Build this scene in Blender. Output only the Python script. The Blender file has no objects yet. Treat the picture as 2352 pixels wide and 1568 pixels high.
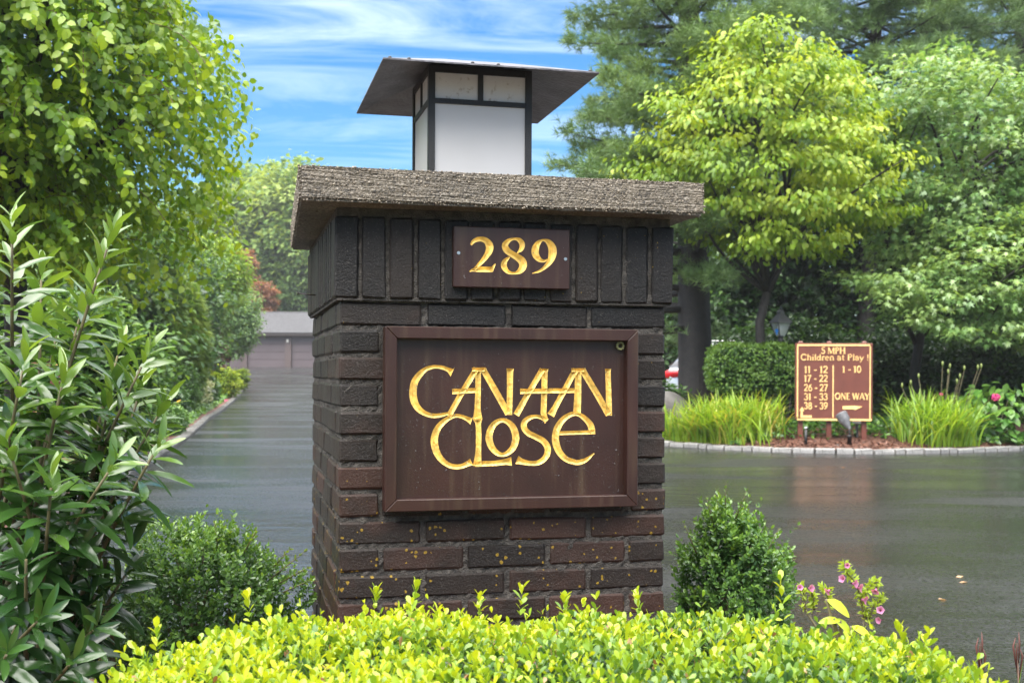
import bpy, bmesh, math, random
import numpy as np
from mathutils import Matrix, Vector

R = math.radians
sc = bpy.context.scene
col = sc.collection

# ------------------------------------------------------------------ camera
# picture measurements below are in a 2352 x 1568 copy of the frame
F, ROLL, CY, CX = 2700.0, .0044, 860.8, 1176.0
H = 1.0
cr, sr = math.cos(ROLL), math.sin(ROLL)
cam = bpy.data.cameras.new('camera')
camo = bpy.data.objects.new('camera', cam)
col.objects.link(camo)
camo.matrix_world = Matrix(((cr, -sr, 0, 0), (0, 0, -1, 0), (sr, cr, 0, H), (0, 0, 0, 1)))
cam.sensor_width = 36
cam.lens = F / 2352 * 36
cam.shift_y = (CY - 784) / 2352
cam.clip_end = 3000
cam.dof.use_dof = True
cam.dof.focus_distance = 2.85
cam.dof.aperture_fstop = 9.0
sc.camera = camo

# ------------------------------------------------------------------ world, sun, exposure
SUN_EL, SUN_AZ = R(70), R(215)      # azimuth measured from +Y clockwise: behind the camera, to its left
w = bpy.data.worlds.new('World')
sc.world = w
w.use_nodes = True
nt = w.node_tree
nt.nodes.clear()
def N(tree, t, **kw):
    n = tree.nodes.new(t)
    for k, v in kw.items():
        if k.startswith('i_'):
            n.inputs[k[2:].replace('_', ' ')].default_value = v
        else:
            setattr(n, k, v)
    return n
sky = N(nt, 'ShaderNodeTexSky', sky_type='NISHITA', sun_disc=False, sun_elevation=SUN_EL, sun_rotation=SUN_AZ,
        air_density=1.0, dust_density=.35, ozone_density=3.0, altitude=0)
hs = N(nt, 'ShaderNodeHueSaturation')
hs.inputs['Saturation'].default_value = 1.5; hs.inputs['Value'].default_value = .85
nt.links.new(sky.outputs[0], hs.inputs['Color'])
geo = N(nt, 'ShaderNodeTexCoord')
sep = N(nt, 'ShaderNodeSeparateXYZ')
nt.links.new(geo.outputs['Generated'], sep.inputs[0])
zz = N(nt, 'ShaderNodeMath', operation='MAXIMUM'); zz.inputs[1].default_value = 0.0
nt.links.new(sep.outputs['Z'], zz.inputs[0])
zp = N(nt, 'ShaderNodeMath', operation='ADD'); zp.inputs[1].default_value = .16
nt.links.new(zz.outputs[0], zp.inputs[0])
dx = N(nt, 'ShaderNodeMath', operation='DIVIDE'); dy = N(nt, 'ShaderNodeMath', operation='DIVIDE')
nt.links.new(sep.outputs['X'], dx.inputs[0]); nt.links.new(zp.outputs[0], dx.inputs[1])
nt.links.new(sep.outputs['Y'], dy.inputs[0]); nt.links.new(zp.outputs[0], dy.inputs[1])
cmb = N(nt, 'ShaderNodeCombineXYZ')
nt.links.new(dx.outputs[0], cmb.inputs[0]); nt.links.new(dy.outputs[0], cmb.inputs[1])
mp = N(nt, 'ShaderNodeMapping'); mp.inputs['Scale'].default_value = (.75, 2.6, 1); mp.inputs['Rotation'].default_value = (0, 0, R(4))
mp.inputs['Location'].default_value = (3.1, 1.7, 0)
nt.links.new(cmb.outputs[0], mp.inputs[0])
n1 = N(nt, 'ShaderNodeTexNoise'); n1.inputs['Scale'].default_value = 1.7; n1.inputs['Detail'].default_value = 10; n1.inputs['Roughness'].default_value = .62
n1.inputs['Distortion'].default_value = .7
nt.links.new(mp.outputs[0], n1.inputs['Vector'])
rp = N(nt, 'ShaderNodeMapRange'); rp.inputs['From Min'].default_value = .46; rp.inputs['From Max'].default_value = .86
rp.inputs['To Max'].default_value = 1.0
# thin cloud thickens into rain overcast, added above the view to brighten the drive
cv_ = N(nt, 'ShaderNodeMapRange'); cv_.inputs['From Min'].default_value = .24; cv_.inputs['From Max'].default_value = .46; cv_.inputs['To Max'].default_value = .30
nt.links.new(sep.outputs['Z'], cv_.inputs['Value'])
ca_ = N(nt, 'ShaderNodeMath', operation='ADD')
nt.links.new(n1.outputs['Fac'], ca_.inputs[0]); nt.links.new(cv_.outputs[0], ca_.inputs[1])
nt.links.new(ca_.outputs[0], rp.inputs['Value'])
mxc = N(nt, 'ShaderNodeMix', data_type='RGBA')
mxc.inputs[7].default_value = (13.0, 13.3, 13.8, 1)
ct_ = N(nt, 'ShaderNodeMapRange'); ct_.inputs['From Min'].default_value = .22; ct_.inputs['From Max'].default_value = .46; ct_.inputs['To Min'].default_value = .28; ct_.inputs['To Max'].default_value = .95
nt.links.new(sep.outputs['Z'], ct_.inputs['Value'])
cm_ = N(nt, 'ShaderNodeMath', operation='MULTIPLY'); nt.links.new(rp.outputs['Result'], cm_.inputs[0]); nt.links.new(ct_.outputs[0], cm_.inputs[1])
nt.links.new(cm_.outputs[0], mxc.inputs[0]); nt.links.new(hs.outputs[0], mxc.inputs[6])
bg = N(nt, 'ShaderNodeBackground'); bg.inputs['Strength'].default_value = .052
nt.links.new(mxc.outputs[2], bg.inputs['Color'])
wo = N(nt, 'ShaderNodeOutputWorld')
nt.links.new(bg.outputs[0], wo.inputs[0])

sun = bpy.data.lights.new('sun', 'SUN')
sun.energy = 3.2
sun.angle = R(80)
sun.color = (1, .96, .9)
suno = bpy.data.objects.new('sun', sun)
col.objects.link(suno)
sd = Vector((math.sin(SUN_AZ) * math.cos(SUN_EL), math.cos(SUN_AZ) * math.cos(SUN_EL), math.sin(SUN_EL)))
suno.rotation_euler = sd.to_track_quat('Z', 'Y').to_euler()
suno.location = (0, 0, 30)

sc.view_settings.view_transform = 'Standard'
sc.view_settings.look = 'None'
sc.view_settings.gamma = 1
sc.view_settings.use_curve_mapping = False
sc.view_settings.exposure = 2.15
sc.render.engine = 'CYCLES'
sc.cycles.max_bounces = 8
sc.cycles.transparent_max_bounces = 6
sc.cycles.use_denoising = True
sc.cycles.sample_clamp_indirect = 6

# ------------------------------------------------------------------ helpers
def ray(x, y):
    u, v = x - CX, y - CY
    return np.array([(cr * u + sr * v) / F, 1, (sr * u - cr * v) / F])
def at(x, y, Y):
    r = ray(x, y)
    return np.array([r[0] * Y, Y, r[2] * Y + H])
def proj(P):
    P = np.asarray(P, float)
    u = F * P[..., 0] / P[..., 1]; v = -F * (P[..., 2] - H) / P[..., 1]
    return np.stack([CX + cr * u - sr * v, CY + sr * u + cr * v], -1)
TH, PX, PY = .2358, -.4205, 2.8656
ct, st = math.cos(TH), math.sin(TH)
def hit_front(x, y, b=0.0):
    r = ray(x, y)
    n = np.array([-st, ct, 0]); p0 = np.array([PX - b * st, PY + b * ct, 0])
    t = (n @ p0) / (n @ r); p = r * t
    return (p - p0) @ np.array([ct, st, 0]), p[2] + H
def loc(a, b, z):
    return np.array([PX + a * ct - b * st, PY + a * st + b * ct, z])
def gz(Y):
    """height of the ground: level near by, the drive climbs towards the garage"""
    Y = np.asarray(Y, float)
    d = np.clip(Y - 28, 0, 62)
    return .0043 * d ** 1.5 + np.clip(Y - 90, 0, 400) * .03

def tag(o, label=None, cat=None, group=None, kind=None):
    if label: o['label'] = label
    if cat: o['category'] = cat
    if group: o['group'] = group
    if kind: o['kind'] = kind
    return o
def empty(name, loc=(0, 0, 0), rz=0, label=None, cat=None, group=None, kind=None):
    o = bpy.data.objects.new(name, None)
    o.empty_display_size = .1
    col.objects.link(o)
    o.location = loc
    o.rotation_euler = (0, 0, rz)
    return tag(o, label, cat, group, kind)
def link(name, me, parent=None, mat=None):
    o = bpy.data.objects.new(name, me)
    col.objects.link(o)
    if mat is not None and not me.materials:
        me.materials.append(mat)
    if parent: o.parent = parent
    return o
def np_mesh(name, V, faces_n, idx, tint=None, smooth=False):
    """V (n,3); idx flat loop indices; faces_n verts per face (array)"""
    me = bpy.data.meshes.new(name)
    me.vertices.add(len(V)); me.vertices.foreach_set('co', np.ascontiguousarray(V, np.float32).ravel())
    me.loops.add(len(idx)); me.loops.foreach_set('vertex_index', np.ascontiguousarray(idx, np.int32))
    me.polygons.add(len(faces_n))
    start = np.concatenate([[0], np.cumsum(faces_n)[:-1]]).astype(np.int32)
    me.polygons.foreach_set('loop_start', start)
    me.update(calc_edges=True)
    if smooth:
        me.polygons.foreach_set('use_smooth', np.ones(len(faces_n), bool))
    if tint is not None:
        a = me.attributes.new('tint', 'FLOAT', 'POINT')
        a.data.foreach_set('value', np.ascontiguousarray(tint, np.float32))
    return me
def nrm(v):
    return v / (np.linalg.norm(v, axis=-1, keepdims=True) + 1e-9)

class MB:
    def __init__(s):
        s.v = []; s.f = []; s.sm = []
    def add(s, V, Fs, smooth=False):
        o = len(s.v)
        s.v += [tuple(map(float, p)) for p in V]
        s.f += [tuple(i + o for i in f) for f in Fs]
        s.sm += [smooth] * len(Fs)
        return s
    def box(s, x0, x1, y0, y1, z0, z1):
        V = [(x, y, z) for z in (z0, z1) for y in (y0, y1) for x in (x0, x1)]
        return s.add(V, [(0, 2, 3, 1), (4, 5, 7, 6), (0, 1, 5, 4), (2, 6, 7, 3), (0, 4, 6, 2), (1, 3, 7, 5)])
    def tube(s, pts, rad, n=8, caps=True, smooth=True):
        pts = np.asarray(pts, float)
        rad = np.broadcast_to(np.asarray(rad, float), (len(pts),))
        T = nrm(np.gradient(pts, axis=0))
        up = np.array([0, 0, 1.0])
        V = []
        ref = np.cross(T[0], up)
        if np.linalg.norm(ref) < 1e-3: ref = np.array([1.0, 0, 0])
        e1 = ref / np.linalg.norm(ref)
        for p, t, r in zip(pts, T, rad):
            e1 = e1 - t * (e1 @ t); e1 /= np.linalg.norm(e1) + 1e-9
            e2 = np.cross(t, e1)
            for k in range(n):
                a = 2 * math.pi * k / n
                V.append(p + r * (math.cos(a) * e1 + math.sin(a) * e2))
        Fs = []
        for i in range(len(pts) - 1):
            for k in range(n):
                a, b = i * n + k, i * n + (k + 1) % n
                Fs.append((a, b, b + n, a + n))
        s.add(V, Fs, smooth)
        if caps:
            o = len(s.v) - len(V)
            s.f.append(tuple(o + k for k in reversed(range(n)))); s.sm.append(False)
            s.f.append(tuple(o + (len(pts) - 1) * n + k for k in range(n))); s.sm.append(False)
        return s
    def lathe(s, prof, n=16, c=(0, 0, 0), smooth=True):
        V = []; Fs = []
        for r, z in prof:
            for k in range(n):
                a = 2 * math.pi * k / n
                V.append((c[0] + r * math.cos(a), c[1] + r * math.sin(a), c[2] + z))
        for i in range(len(prof) - 1):
            for k in range(n):
                a, b = i * n + k, i * n + (k + 1) % n
                Fs.append((a, b, b + n, a + n))
        Fs.append(tuple(reversed(range(n)))); Fs.append(tuple((len(prof) - 1) * n + k for k in range(n)))
        return s.add(V, Fs, smooth)
    def mesh(s, name):
        me = bpy.data.meshes.new(name)
        me.from_pydata(s.v, [], s.f)
        me.polygons.foreach_set('use_smooth', s.sm)
        me.update()
        return me
    def build(s, name, mat, parent=None):
        return link(name, s.mesh(name), parent, mat)
def bevel_box(name, x0, x1, y0, y1, z0, z1, w=.004, seg=1, jit=0, rng=None, cuts=0):
    bm = bmesh.new()
    bmesh.ops.create_cube(bm, size=1)
    for v in bm.verts:
        v.co = Vector(((x0 + x1) / 2 + v.co.x * (x1 - x0), (y0 + y1) / 2 + v.co.y * (y1 - y0), (z0 + z1) / 2 + v.co.z * (z1 - z0)))
    bmesh.ops.bevel(bm, geom=list(bm.edges), offset=w, segments=seg, affect='EDGES', profile=.6)
    if jit:
        for v in bm.verts:
            v.co += Vector((rng.uniform(-jit, jit), rng.uniform(-jit, jit), rng.uniform(-jit, jit)))
    me = bpy.data.meshes.new(name)
    bm.to_mesh(me); bm.free()
    return me

# ------------------------------------------------------------------ materials
def mat_new(name):
    m = bpy.data.materials.new(name)
    m.use_nodes = True
    t = m.node_tree
    return m, t, t.nodes['Principled BSDF']
def L(t, a, b):
    t.links.new(a, b)
def simple(name, c, rough=.5, metal=0, spec=.5, noise=0, nscale=20, bump=0, bscale=60, emit=None):
    m, t, p = mat_new(name)
    p.inputs['Base Color'].default_value = (*c, 1)
    p.inputs['Roughness'].default_value = rough
    p.inputs['Metallic'].default_value = metal
    p.inputs['Specular IOR Level'].default_value = spec
    tc = N(t, 'ShaderNodeTexCoord')
    if noise:
        n = N(t, 'ShaderNodeTexNoise'); n.inputs['Scale'].default_value = nscale; n.inputs['Detail'].default_value = 6
        L(t, tc.outputs['Object'], n.inputs['Vector'])
        mr = N(t, 'ShaderNodeMapRange'); mr.inputs['From Min'].default_value = .3; mr.inputs['From Max'].default_value = .7
        mr.inputs['To Min'].default_value = 1 - noise; mr.inputs['To Max'].default_value = 1 + noise
        L(t, n.outputs['Fac'], mr.inputs['Value'])
        mx = N(t, 'ShaderNodeVectorMath', operation='SCALE'); mx.inputs[0].default_value = c
        L(t, mr.outputs[0], mx.inputs['Scale'])
        L(t, mx.outputs[0], p.inputs['Base Color'])
    if bump:
        n = N(t, 'ShaderNodeTexNoise'); n.inputs['Scale'].default_value = bscale; n.inputs['Detail'].default_value = 6
        L(t, tc.outputs['Object'], n.inputs['Vector'])
        b = N(t, 'ShaderNodeBump'); b.inputs['Strength'].default_value = bump; b.inputs['Distance'].default_value = .01
        L(t, n.outputs['Fac'], b.inputs['Height']); L(t, b.outputs[0], p.inputs['Normal'])
    return m
def leafmat(name, stops, rough=.35, spec=.5, trans=.35, tmul=1.5, rnd=0.0):
    """colour ramp over the per-leaf 'tint' value; thin leaf that lets light through"""
    m, t, p = mat_new(name)
    a = N(t, 'ShaderNodeAttribute', attribute_name='tint')
    fac = a.outputs['Fac']
    if rnd:
        oi = N(t, 'ShaderNodeObjectInfo')
        ma = N(t, 'ShaderNodeMath', operation='MULTIPLY_ADD'); ma.inputs[1].default_value = rnd
        L(t, oi.outputs['Random'], ma.inputs[0]); L(t, a.outputs['Fac'], ma.inputs[2])
        sb = N(t, 'ShaderNodeMath', operation='SUBTRACT'); sb.inputs[1].default_value = rnd / 2
        L(t, ma.outputs[0], sb.inputs[0]); fac = sb.outputs[0]
    r = N(t, 'ShaderNodeValToRGB')
    while len(r.color_ramp.elements) < len(stops): r.color_ramp.elements.new(.5)
    for e, (pos, c) in zip(r.color_ramp.elements, stops):
        e.position = pos; e.color = (c[0] * 1.10, c[1] * 1.16, c[2] * .82, 1) if c[1] > c[0] and c[1] > c[2] else (*c, 1)
    L(t, fac, r.inputs['Fac'])
    L(t, r.outputs['Color'], p.inputs['Base Color'])
    p.inputs['Roughness'].default_value = rough
    p.inputs['Specular IOR Level'].default_value = spec
    tr = N(t, 'ShaderNodeBsdfTranslucent')
    sc_ = N(t, 'ShaderNodeVectorMath', operation='MULTIPLY'); sc_.inputs[1].default_value = (tmul * 1.1, tmul, tmul * .5)
    L(t, r.outputs['Color'], sc_.inputs[0]); L(t, sc_.outputs[0], tr.inputs['Color'])
    mix = N(t, 'ShaderNodeMixShader'); mix.inputs[0].default_value = trans
    L(t, p.outputs[0], mix.inputs[1]); L(t, tr.outputs[0], mix.inputs[2])
    L(t, mix.outputs[0], t.nodes['Material Output'].inputs['Surface'])
    return m

def brick_mat():
    m, t, p = mat_new('wet_dark_brick')
    tc = N(t, 'ShaderNodeTexCoord'); g = N(t, 'ShaderNodeNewGeometry'); oi = N(t, 'ShaderNodeObjectInfo')
    # fired colour per brick
    r = N(t, 'ShaderNodeValToRGB'); cs = [(0, (.0036, .0030, .0029)), (.35, (.0064, .0045, .0035)), (.7, (.0125, .0076, .005)), (1, (.034, .0148, .0095))]
    while len(r.color_ramp.elements) < 4: r.color_ramp.elements.new(.5)
    for e, (q, c) in zip(r.color_ramp.elements, cs): e.position = q; e.color = (*c, 1)
    n0 = N(t, 'ShaderNodeTexNoise'); n0.inputs['Scale'].default_value = 14; n0.inputs['Detail'].default_value = 7
    L(t, g.outputs['Position'], n0.inputs['Vector'])
    # colour by height: near black by the cap, browner lower down, with a noisy edge
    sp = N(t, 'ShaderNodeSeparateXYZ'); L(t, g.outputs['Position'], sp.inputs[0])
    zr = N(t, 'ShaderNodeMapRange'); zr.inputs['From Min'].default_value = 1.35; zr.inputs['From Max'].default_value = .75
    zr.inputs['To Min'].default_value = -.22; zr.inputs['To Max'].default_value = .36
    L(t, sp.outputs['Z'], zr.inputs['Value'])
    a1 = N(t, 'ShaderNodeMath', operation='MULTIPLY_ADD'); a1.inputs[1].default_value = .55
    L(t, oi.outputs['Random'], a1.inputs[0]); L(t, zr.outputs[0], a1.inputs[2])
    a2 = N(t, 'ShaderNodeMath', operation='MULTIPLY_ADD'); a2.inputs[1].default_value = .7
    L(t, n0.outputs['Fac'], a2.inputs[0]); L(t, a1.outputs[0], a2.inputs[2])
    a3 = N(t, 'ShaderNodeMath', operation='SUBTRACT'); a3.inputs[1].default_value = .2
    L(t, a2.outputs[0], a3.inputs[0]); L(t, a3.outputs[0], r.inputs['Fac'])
    # pale mineral specks
    ns = N(t, 'ShaderNodeTexNoise'); ns.inputs['Scale'].default_value = 260; ns.inputs['Detail'].default_value = 3
    L(t, g.outputs['Position'], ns.inputs['Vector'])
    rs = N(t, 'ShaderNodeMapRange'); rs.inputs['From Min'].default_value = .60; rs.inputs['From Max'].default_value = .70; rs.inputs['To Max'].default_value = .2
    L(t, ns.outputs['Fac'], rs.inputs['Value'])
    m1 = N(t, 'ShaderNodeMix', data_type='RGBA'); m1.inputs[7].default_value = (.22, .2, .18, 1)
    L(t, rs.outputs[0], m1.inputs[0]); L(t, r.outputs[0], m1.inputs[6])
    # yellow lichen dots, denser on the lower courses
    vo = N(t, 'ShaderNodeTexVoronoi'); vo.inputs['Scale'].default_value = 85; vo.inputs['Randomness'].default_value = 1
    L(t, g.outputs['Position'], vo.inputs['Vector'])
    nl = N(t, 'ShaderNodeTexNoise'); nl.inputs['Scale'].default_value = 5.5; nl.inputs['Detail'].default_value = 4
    L(t, g.outputs['Position'], nl.inputs['Vector'])
    zl = N(t, 'ShaderNodeMapRange'); zl.inputs['From Min'].default_value = .88; zl.inputs['From Max'].default_value = .55
    zl.inputs['To Min'].default_value = -.40; zl.inputs['To Max'].default_value = .0
    L(t, sp.outputs['Z'], zl.inputs['Value'])
    ad = N(t, 'ShaderNodeMath', operation='ADD'); L(t, nl.outputs['Fac'], ad.inputs[0]); L(t, zl.outputs[0], ad.inputs[1])
    thr = N(t, 'ShaderNodeMath', operation='MULTIPLY'); thr.inputs[1].default_value = .75
    L(t, ad.outputs[0], thr.inputs[0])
    nd = N(t, 'ShaderNodeTexNoise'); nd.inputs['Scale'].default_value = 210; L(t, g.outputs['Position'], nd.inputs['Vector'])
    vd = N(t, 'ShaderNodeMath', operation='MULTIPLY_ADD'); vd.inputs[1].default_value = .55; L(t, nd.outputs['Fac'], vd.inputs[0]); L(t, vo.outputs['Distance'], vd.inputs[2])
    thb = N(t, 'ShaderNodeMath', operation='ADD'); thb.inputs[1].default_value = .24; L(t, thr.outputs[0], thb.inputs[0])
    lt = N(t, 'ShaderNodeMath', operation='LESS_THAN'); L(t, vd.outputs[0], lt.inputs[0]); L(t, thb.outputs[0], lt.inputs[1])
    gr = N(t, 'ShaderNodeMath', operation='GREATER_THAN'); gr.inputs[1].default_value = .84
    sv = N(t, 'ShaderNodeSeparateColor'); L(t, vo.outputs['Color'], sv.inputs[0]); L(t, sv.outputs[0], gr.inputs[0])
    ml = N(t, 'ShaderNodeMath', operation='MULTIPLY'); L(t, lt.outputs[0], ml.inputs[0]); L(t, gr.outputs[0], ml.inputs[1])
    m2 = N(t, 'ShaderNodeMix', data_type='RGBA'); m2.inputs[7].default_value = (.20, .125, .010, 1)
    L(t, ml.outputs[0], m2.inputs[0]); L(t, m1.outputs[2], m2.inputs[6])
    L(t, m2.outputs[2], p.inputs['Base Color'])
    rr = N(t, 'ShaderNodeMapRange'); rr.inputs['To Min'].default_value = .34; rr.inputs['To Max'].default_value = .62
    L(t, n0.outputs['Fac'], rr.inputs['Value']); L(t, rr.outputs[0], p.inputs['Roughness'])
    p.inputs['Specular IOR Level'].default_value = .3
    nb = N(t, 'ShaderNodeTexNoise'); nb.inputs['Scale'].default_value = 190; nb.inputs['Detail'].default_value = 8; nb.inputs['Roughness'].default_value = .65
    L(t, g.outputs['Position'], nb.inputs['Vector'])
    b = N(t, 'ShaderNodeBump'); b.inputs['Strength'].default_value = .75; b.inputs['Distance'].default_value = .004
    L(t, nb.outputs['Fac'], b.inputs['Height'])
    nb2 = N(t, 'ShaderNodeTexNoise'); nb2.inputs['Scale'].default_value = 38; nb2.inputs['Detail'].default_value = 5
    L(t, g.outputs['Position'], nb2.inputs['Vector'])
    b2 = N(t, 'ShaderNodeBump'); b2.inputs['Strength'].default_value = .25; b2.inputs['Distance'].default_value = .006
    L(t, nb2.outputs['Fac'], b2.inputs['Height']); L(t, b.outputs[0], b2.inputs['Normal']); L(t, b2.outputs[0], p.inputs['Normal'])
    return m
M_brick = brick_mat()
M_mortar = simple('rough_mortar', (.052, .045, .038), .8, noise=.6, nscale=55, bump=1.0, bscale=260, spec=.5)
def concrete_mat():
    m, t, p = mat_new('aggregate_concrete')
    tc = N(t, 'ShaderNodeTexCoord')
    v = N(t, 'ShaderNodeTexVoronoi'); v.inputs['Scale'].default_value = 210; L(t, tc.outputs['Object'], v.inputs['Vector'])
    s = N(t, 'ShaderNodeSeparateColor'); L(t, v.outputs['Color'], s.inputs[0])
    r = N(t, 'ShaderNodeValToRGB')
    cs = [(0, (.05, .04, .03)), (.4, (.13, .105, .072)), (.75, (.19, .155, .112)), (1, (.29, .25, .20))]
    while len(r.color_ramp.elements) < 4: r.color_ramp.elements.new(.5)
    for e, (q, c) in zip(r.color_ramp.elements, cs): e.position = q; e.color = (*c, 1)
    L(t, s.outputs[0], r.inputs['Fac'])
    n = N(t, 'ShaderNodeTexNoise'); n.inputs['Scale'].default_value = 6; n.inputs['Detail'].default_value = 6; L(t, tc.outputs['Object'], n.inputs['Vector'])
    mr = N(t, 'ShaderNodeMapRange'); mr.inputs['From Min'].default_value = .3; mr.inputs['From Max'].default_value = .7; mr.inputs['To Min'].default_value = .45; mr.inputs['To Max'].default_value = 1.0
    L(t, n.outputs['Fac'], mr.inputs['Value'])
    mx = N(t, 'ShaderNodeVectorMath', operation='SCALE'); L(t, r.outputs[0], mx.inputs[0]); L(t, mr.outputs[0], mx.inputs['Scale'])
    L(t, mx.outputs[0], p.inputs['Base Color'])
    p.inputs['Roughness'].default_value = .6
    b = N(t, 'ShaderNodeBump'); b.inputs['Strength'].default_value = .6; b.inputs['Distance'].default_value = .003; b.invert = True
    L(t, v.outputs['Distance'], b.inputs['Height']); L(t, b.outputs[0], p.inputs['Normal'])
    return m
M_conc = concrete_mat()
M_pebble = leafmat('aggregate_pebbles', [(0, (.03, .026, .022)), (.4, (.125, .10, .07)), (.75, (.19, .155, .115)), (1, (.36, .32, .27))], rough=.55, trans=0)
M_paint = simple('brown_sign_paint', (.0255, .0088, .006), .40, noise=.22, nscale=9, bump=.06, bscale=260, spec=.4)
_t = M_paint.node_tree; _p = _t.nodes['Principled BSDF']
_src = _p.inputs['Base Color'].links[0].from_socket
_tc = N(_t, 'ShaderNodeTexCoord'); _mp = N(_t, 'ShaderNodeMapping'); _mp.inputs['Scale'].default_value = (55, 55, 3.5); L(_t, _tc.outputs['Object'], _mp.inputs[0])
_n = N(_t, 'ShaderNodeTexNoise'); _n.inputs['Scale'].default_value = 1; _n.inputs['Detail'].default_value = 4; L(_t, _mp.outputs[0], _n.inputs['Vector'])
_mr = N(_t, 'ShaderNodeMapRange'); _mr.inputs['From Min'].default_value = .5; _mr.inputs['From Max'].default_value = .8; _mr.inputs['To Max'].default_value = .5; L(_t, _n.outputs['Fac'], _mr.inputs['Value'])
_mx = N(_t, 'ShaderNodeMix', data_type='RGBA'); _mx.inputs[7].default_value = (.075, .05, .028, 1); L(_t, _mr.outputs[0], _mx.inputs[0]); L(_t, _src, _mx.inputs[6]); L(_t, _mx.outputs[2], _p.inputs['Base Color'])
M_paint2 = simple('red_brown_sign_paint', (.125, .035, .021), .45, noise=.15, nscale=6, bump=.1, bscale=90)
M_gold = simple('gold_leaf', (.78, .55, .16), .38, metal=.35, noise=.28, nscale=45, bump=.45, bscale=110)
M_goldp = simple('gold_paint', (.80, .52, .20), .5, noise=.15, nscale=20)
M_black = simple('black_metal', (.0045, .004, .0045), .4, noise=.3, nscale=60, bump=.3, bscale=300)
M_roofm = simple('dark_slate_sheet', (.078, .076, .088), .5, noise=.45, nscale=14, bump=.4, bscale=90)
M_steel = simple('screw_steel', (.5, .5, .5), .3, metal=1)
def opal_mat():
    m, t, p = mat_new('opal_glass')
    tc = N(t, 'ShaderNodeTexCoord')
    n = N(t, 'ShaderNodeTexNoise'); n.inputs['Scale'].default_value = 42; n.inputs['Detail'].default_value = 9; n.inputs['Roughness'].default_value = .72
    L(t, tc.outputs['Object'], n.inputs['Vector'])
    mr = N(t, 'ShaderNodeMapRange'); mr.inputs['From Min'].default_value = .57; mr.inputs['From Max'].default_value = .67; mr.inputs['To Max'].default_value = .7
    L(t, n.outputs['Fac'], mr.inputs['Value'])
    n2 = N(t, 'ShaderNodeTexNoise'); n2.inputs['Scale'].default_value = 5; L(t, tc.outputs['Object'], n2.inputs['Vector'])
    m0 = N(t, 'ShaderNodeMix', data_type='RGBA'); m0.inputs[6].default_value = (.56, .545, .53, 1); m0.inputs[7].default_value = (.66, .65, .66, 1)
    L(t, n2.outputs['Fac'], m0.inputs[0])
    sp = N(t, 'ShaderNodeSeparateXYZ'); L(t, tc.outputs['Object'], sp.inputs[0])
    gt = N(t, 'ShaderNodeMapRange'); gt.label = 'speckled_above'
    L(t, sp.outputs['Z'], gt.inputs['Value'])
    mm = N(t, 'ShaderNodeMath', operation='MULTIPLY'); L(t, mr.outputs[0], mm.inputs[0]); L(t, gt.outputs[0], mm.inputs[1])
    m1 = N(t, 'ShaderNodeMix', data_type='RGBA'); m1.inputs[7].default_value = (.20, .13, .08, 1)
    L(t, mm.outputs[0], m1.inputs[0]); L(t, m0.outputs[2], m1.inputs[6])
    L(t, m1.outputs[2], p.inputs['Base Color'])
    p.inputs['Roughness'].default_value = .28
    tr = N(t, 'ShaderNodeBsdfTranslucent'); L(t, m1.outputs[2], tr.inputs['Color'])
    mix = N(t, 'ShaderNodeMixShader'); mix.inputs[0].default_value = .3
    L(t, p.outputs[0], mix.inputs[1]); L(t, tr.outputs[0], mix.inputs[2]); L(t, mix.outputs[0], t.nodes['Material Output'].inputs['Surface'])
    return m
M_opal = opal_mat()
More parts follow.
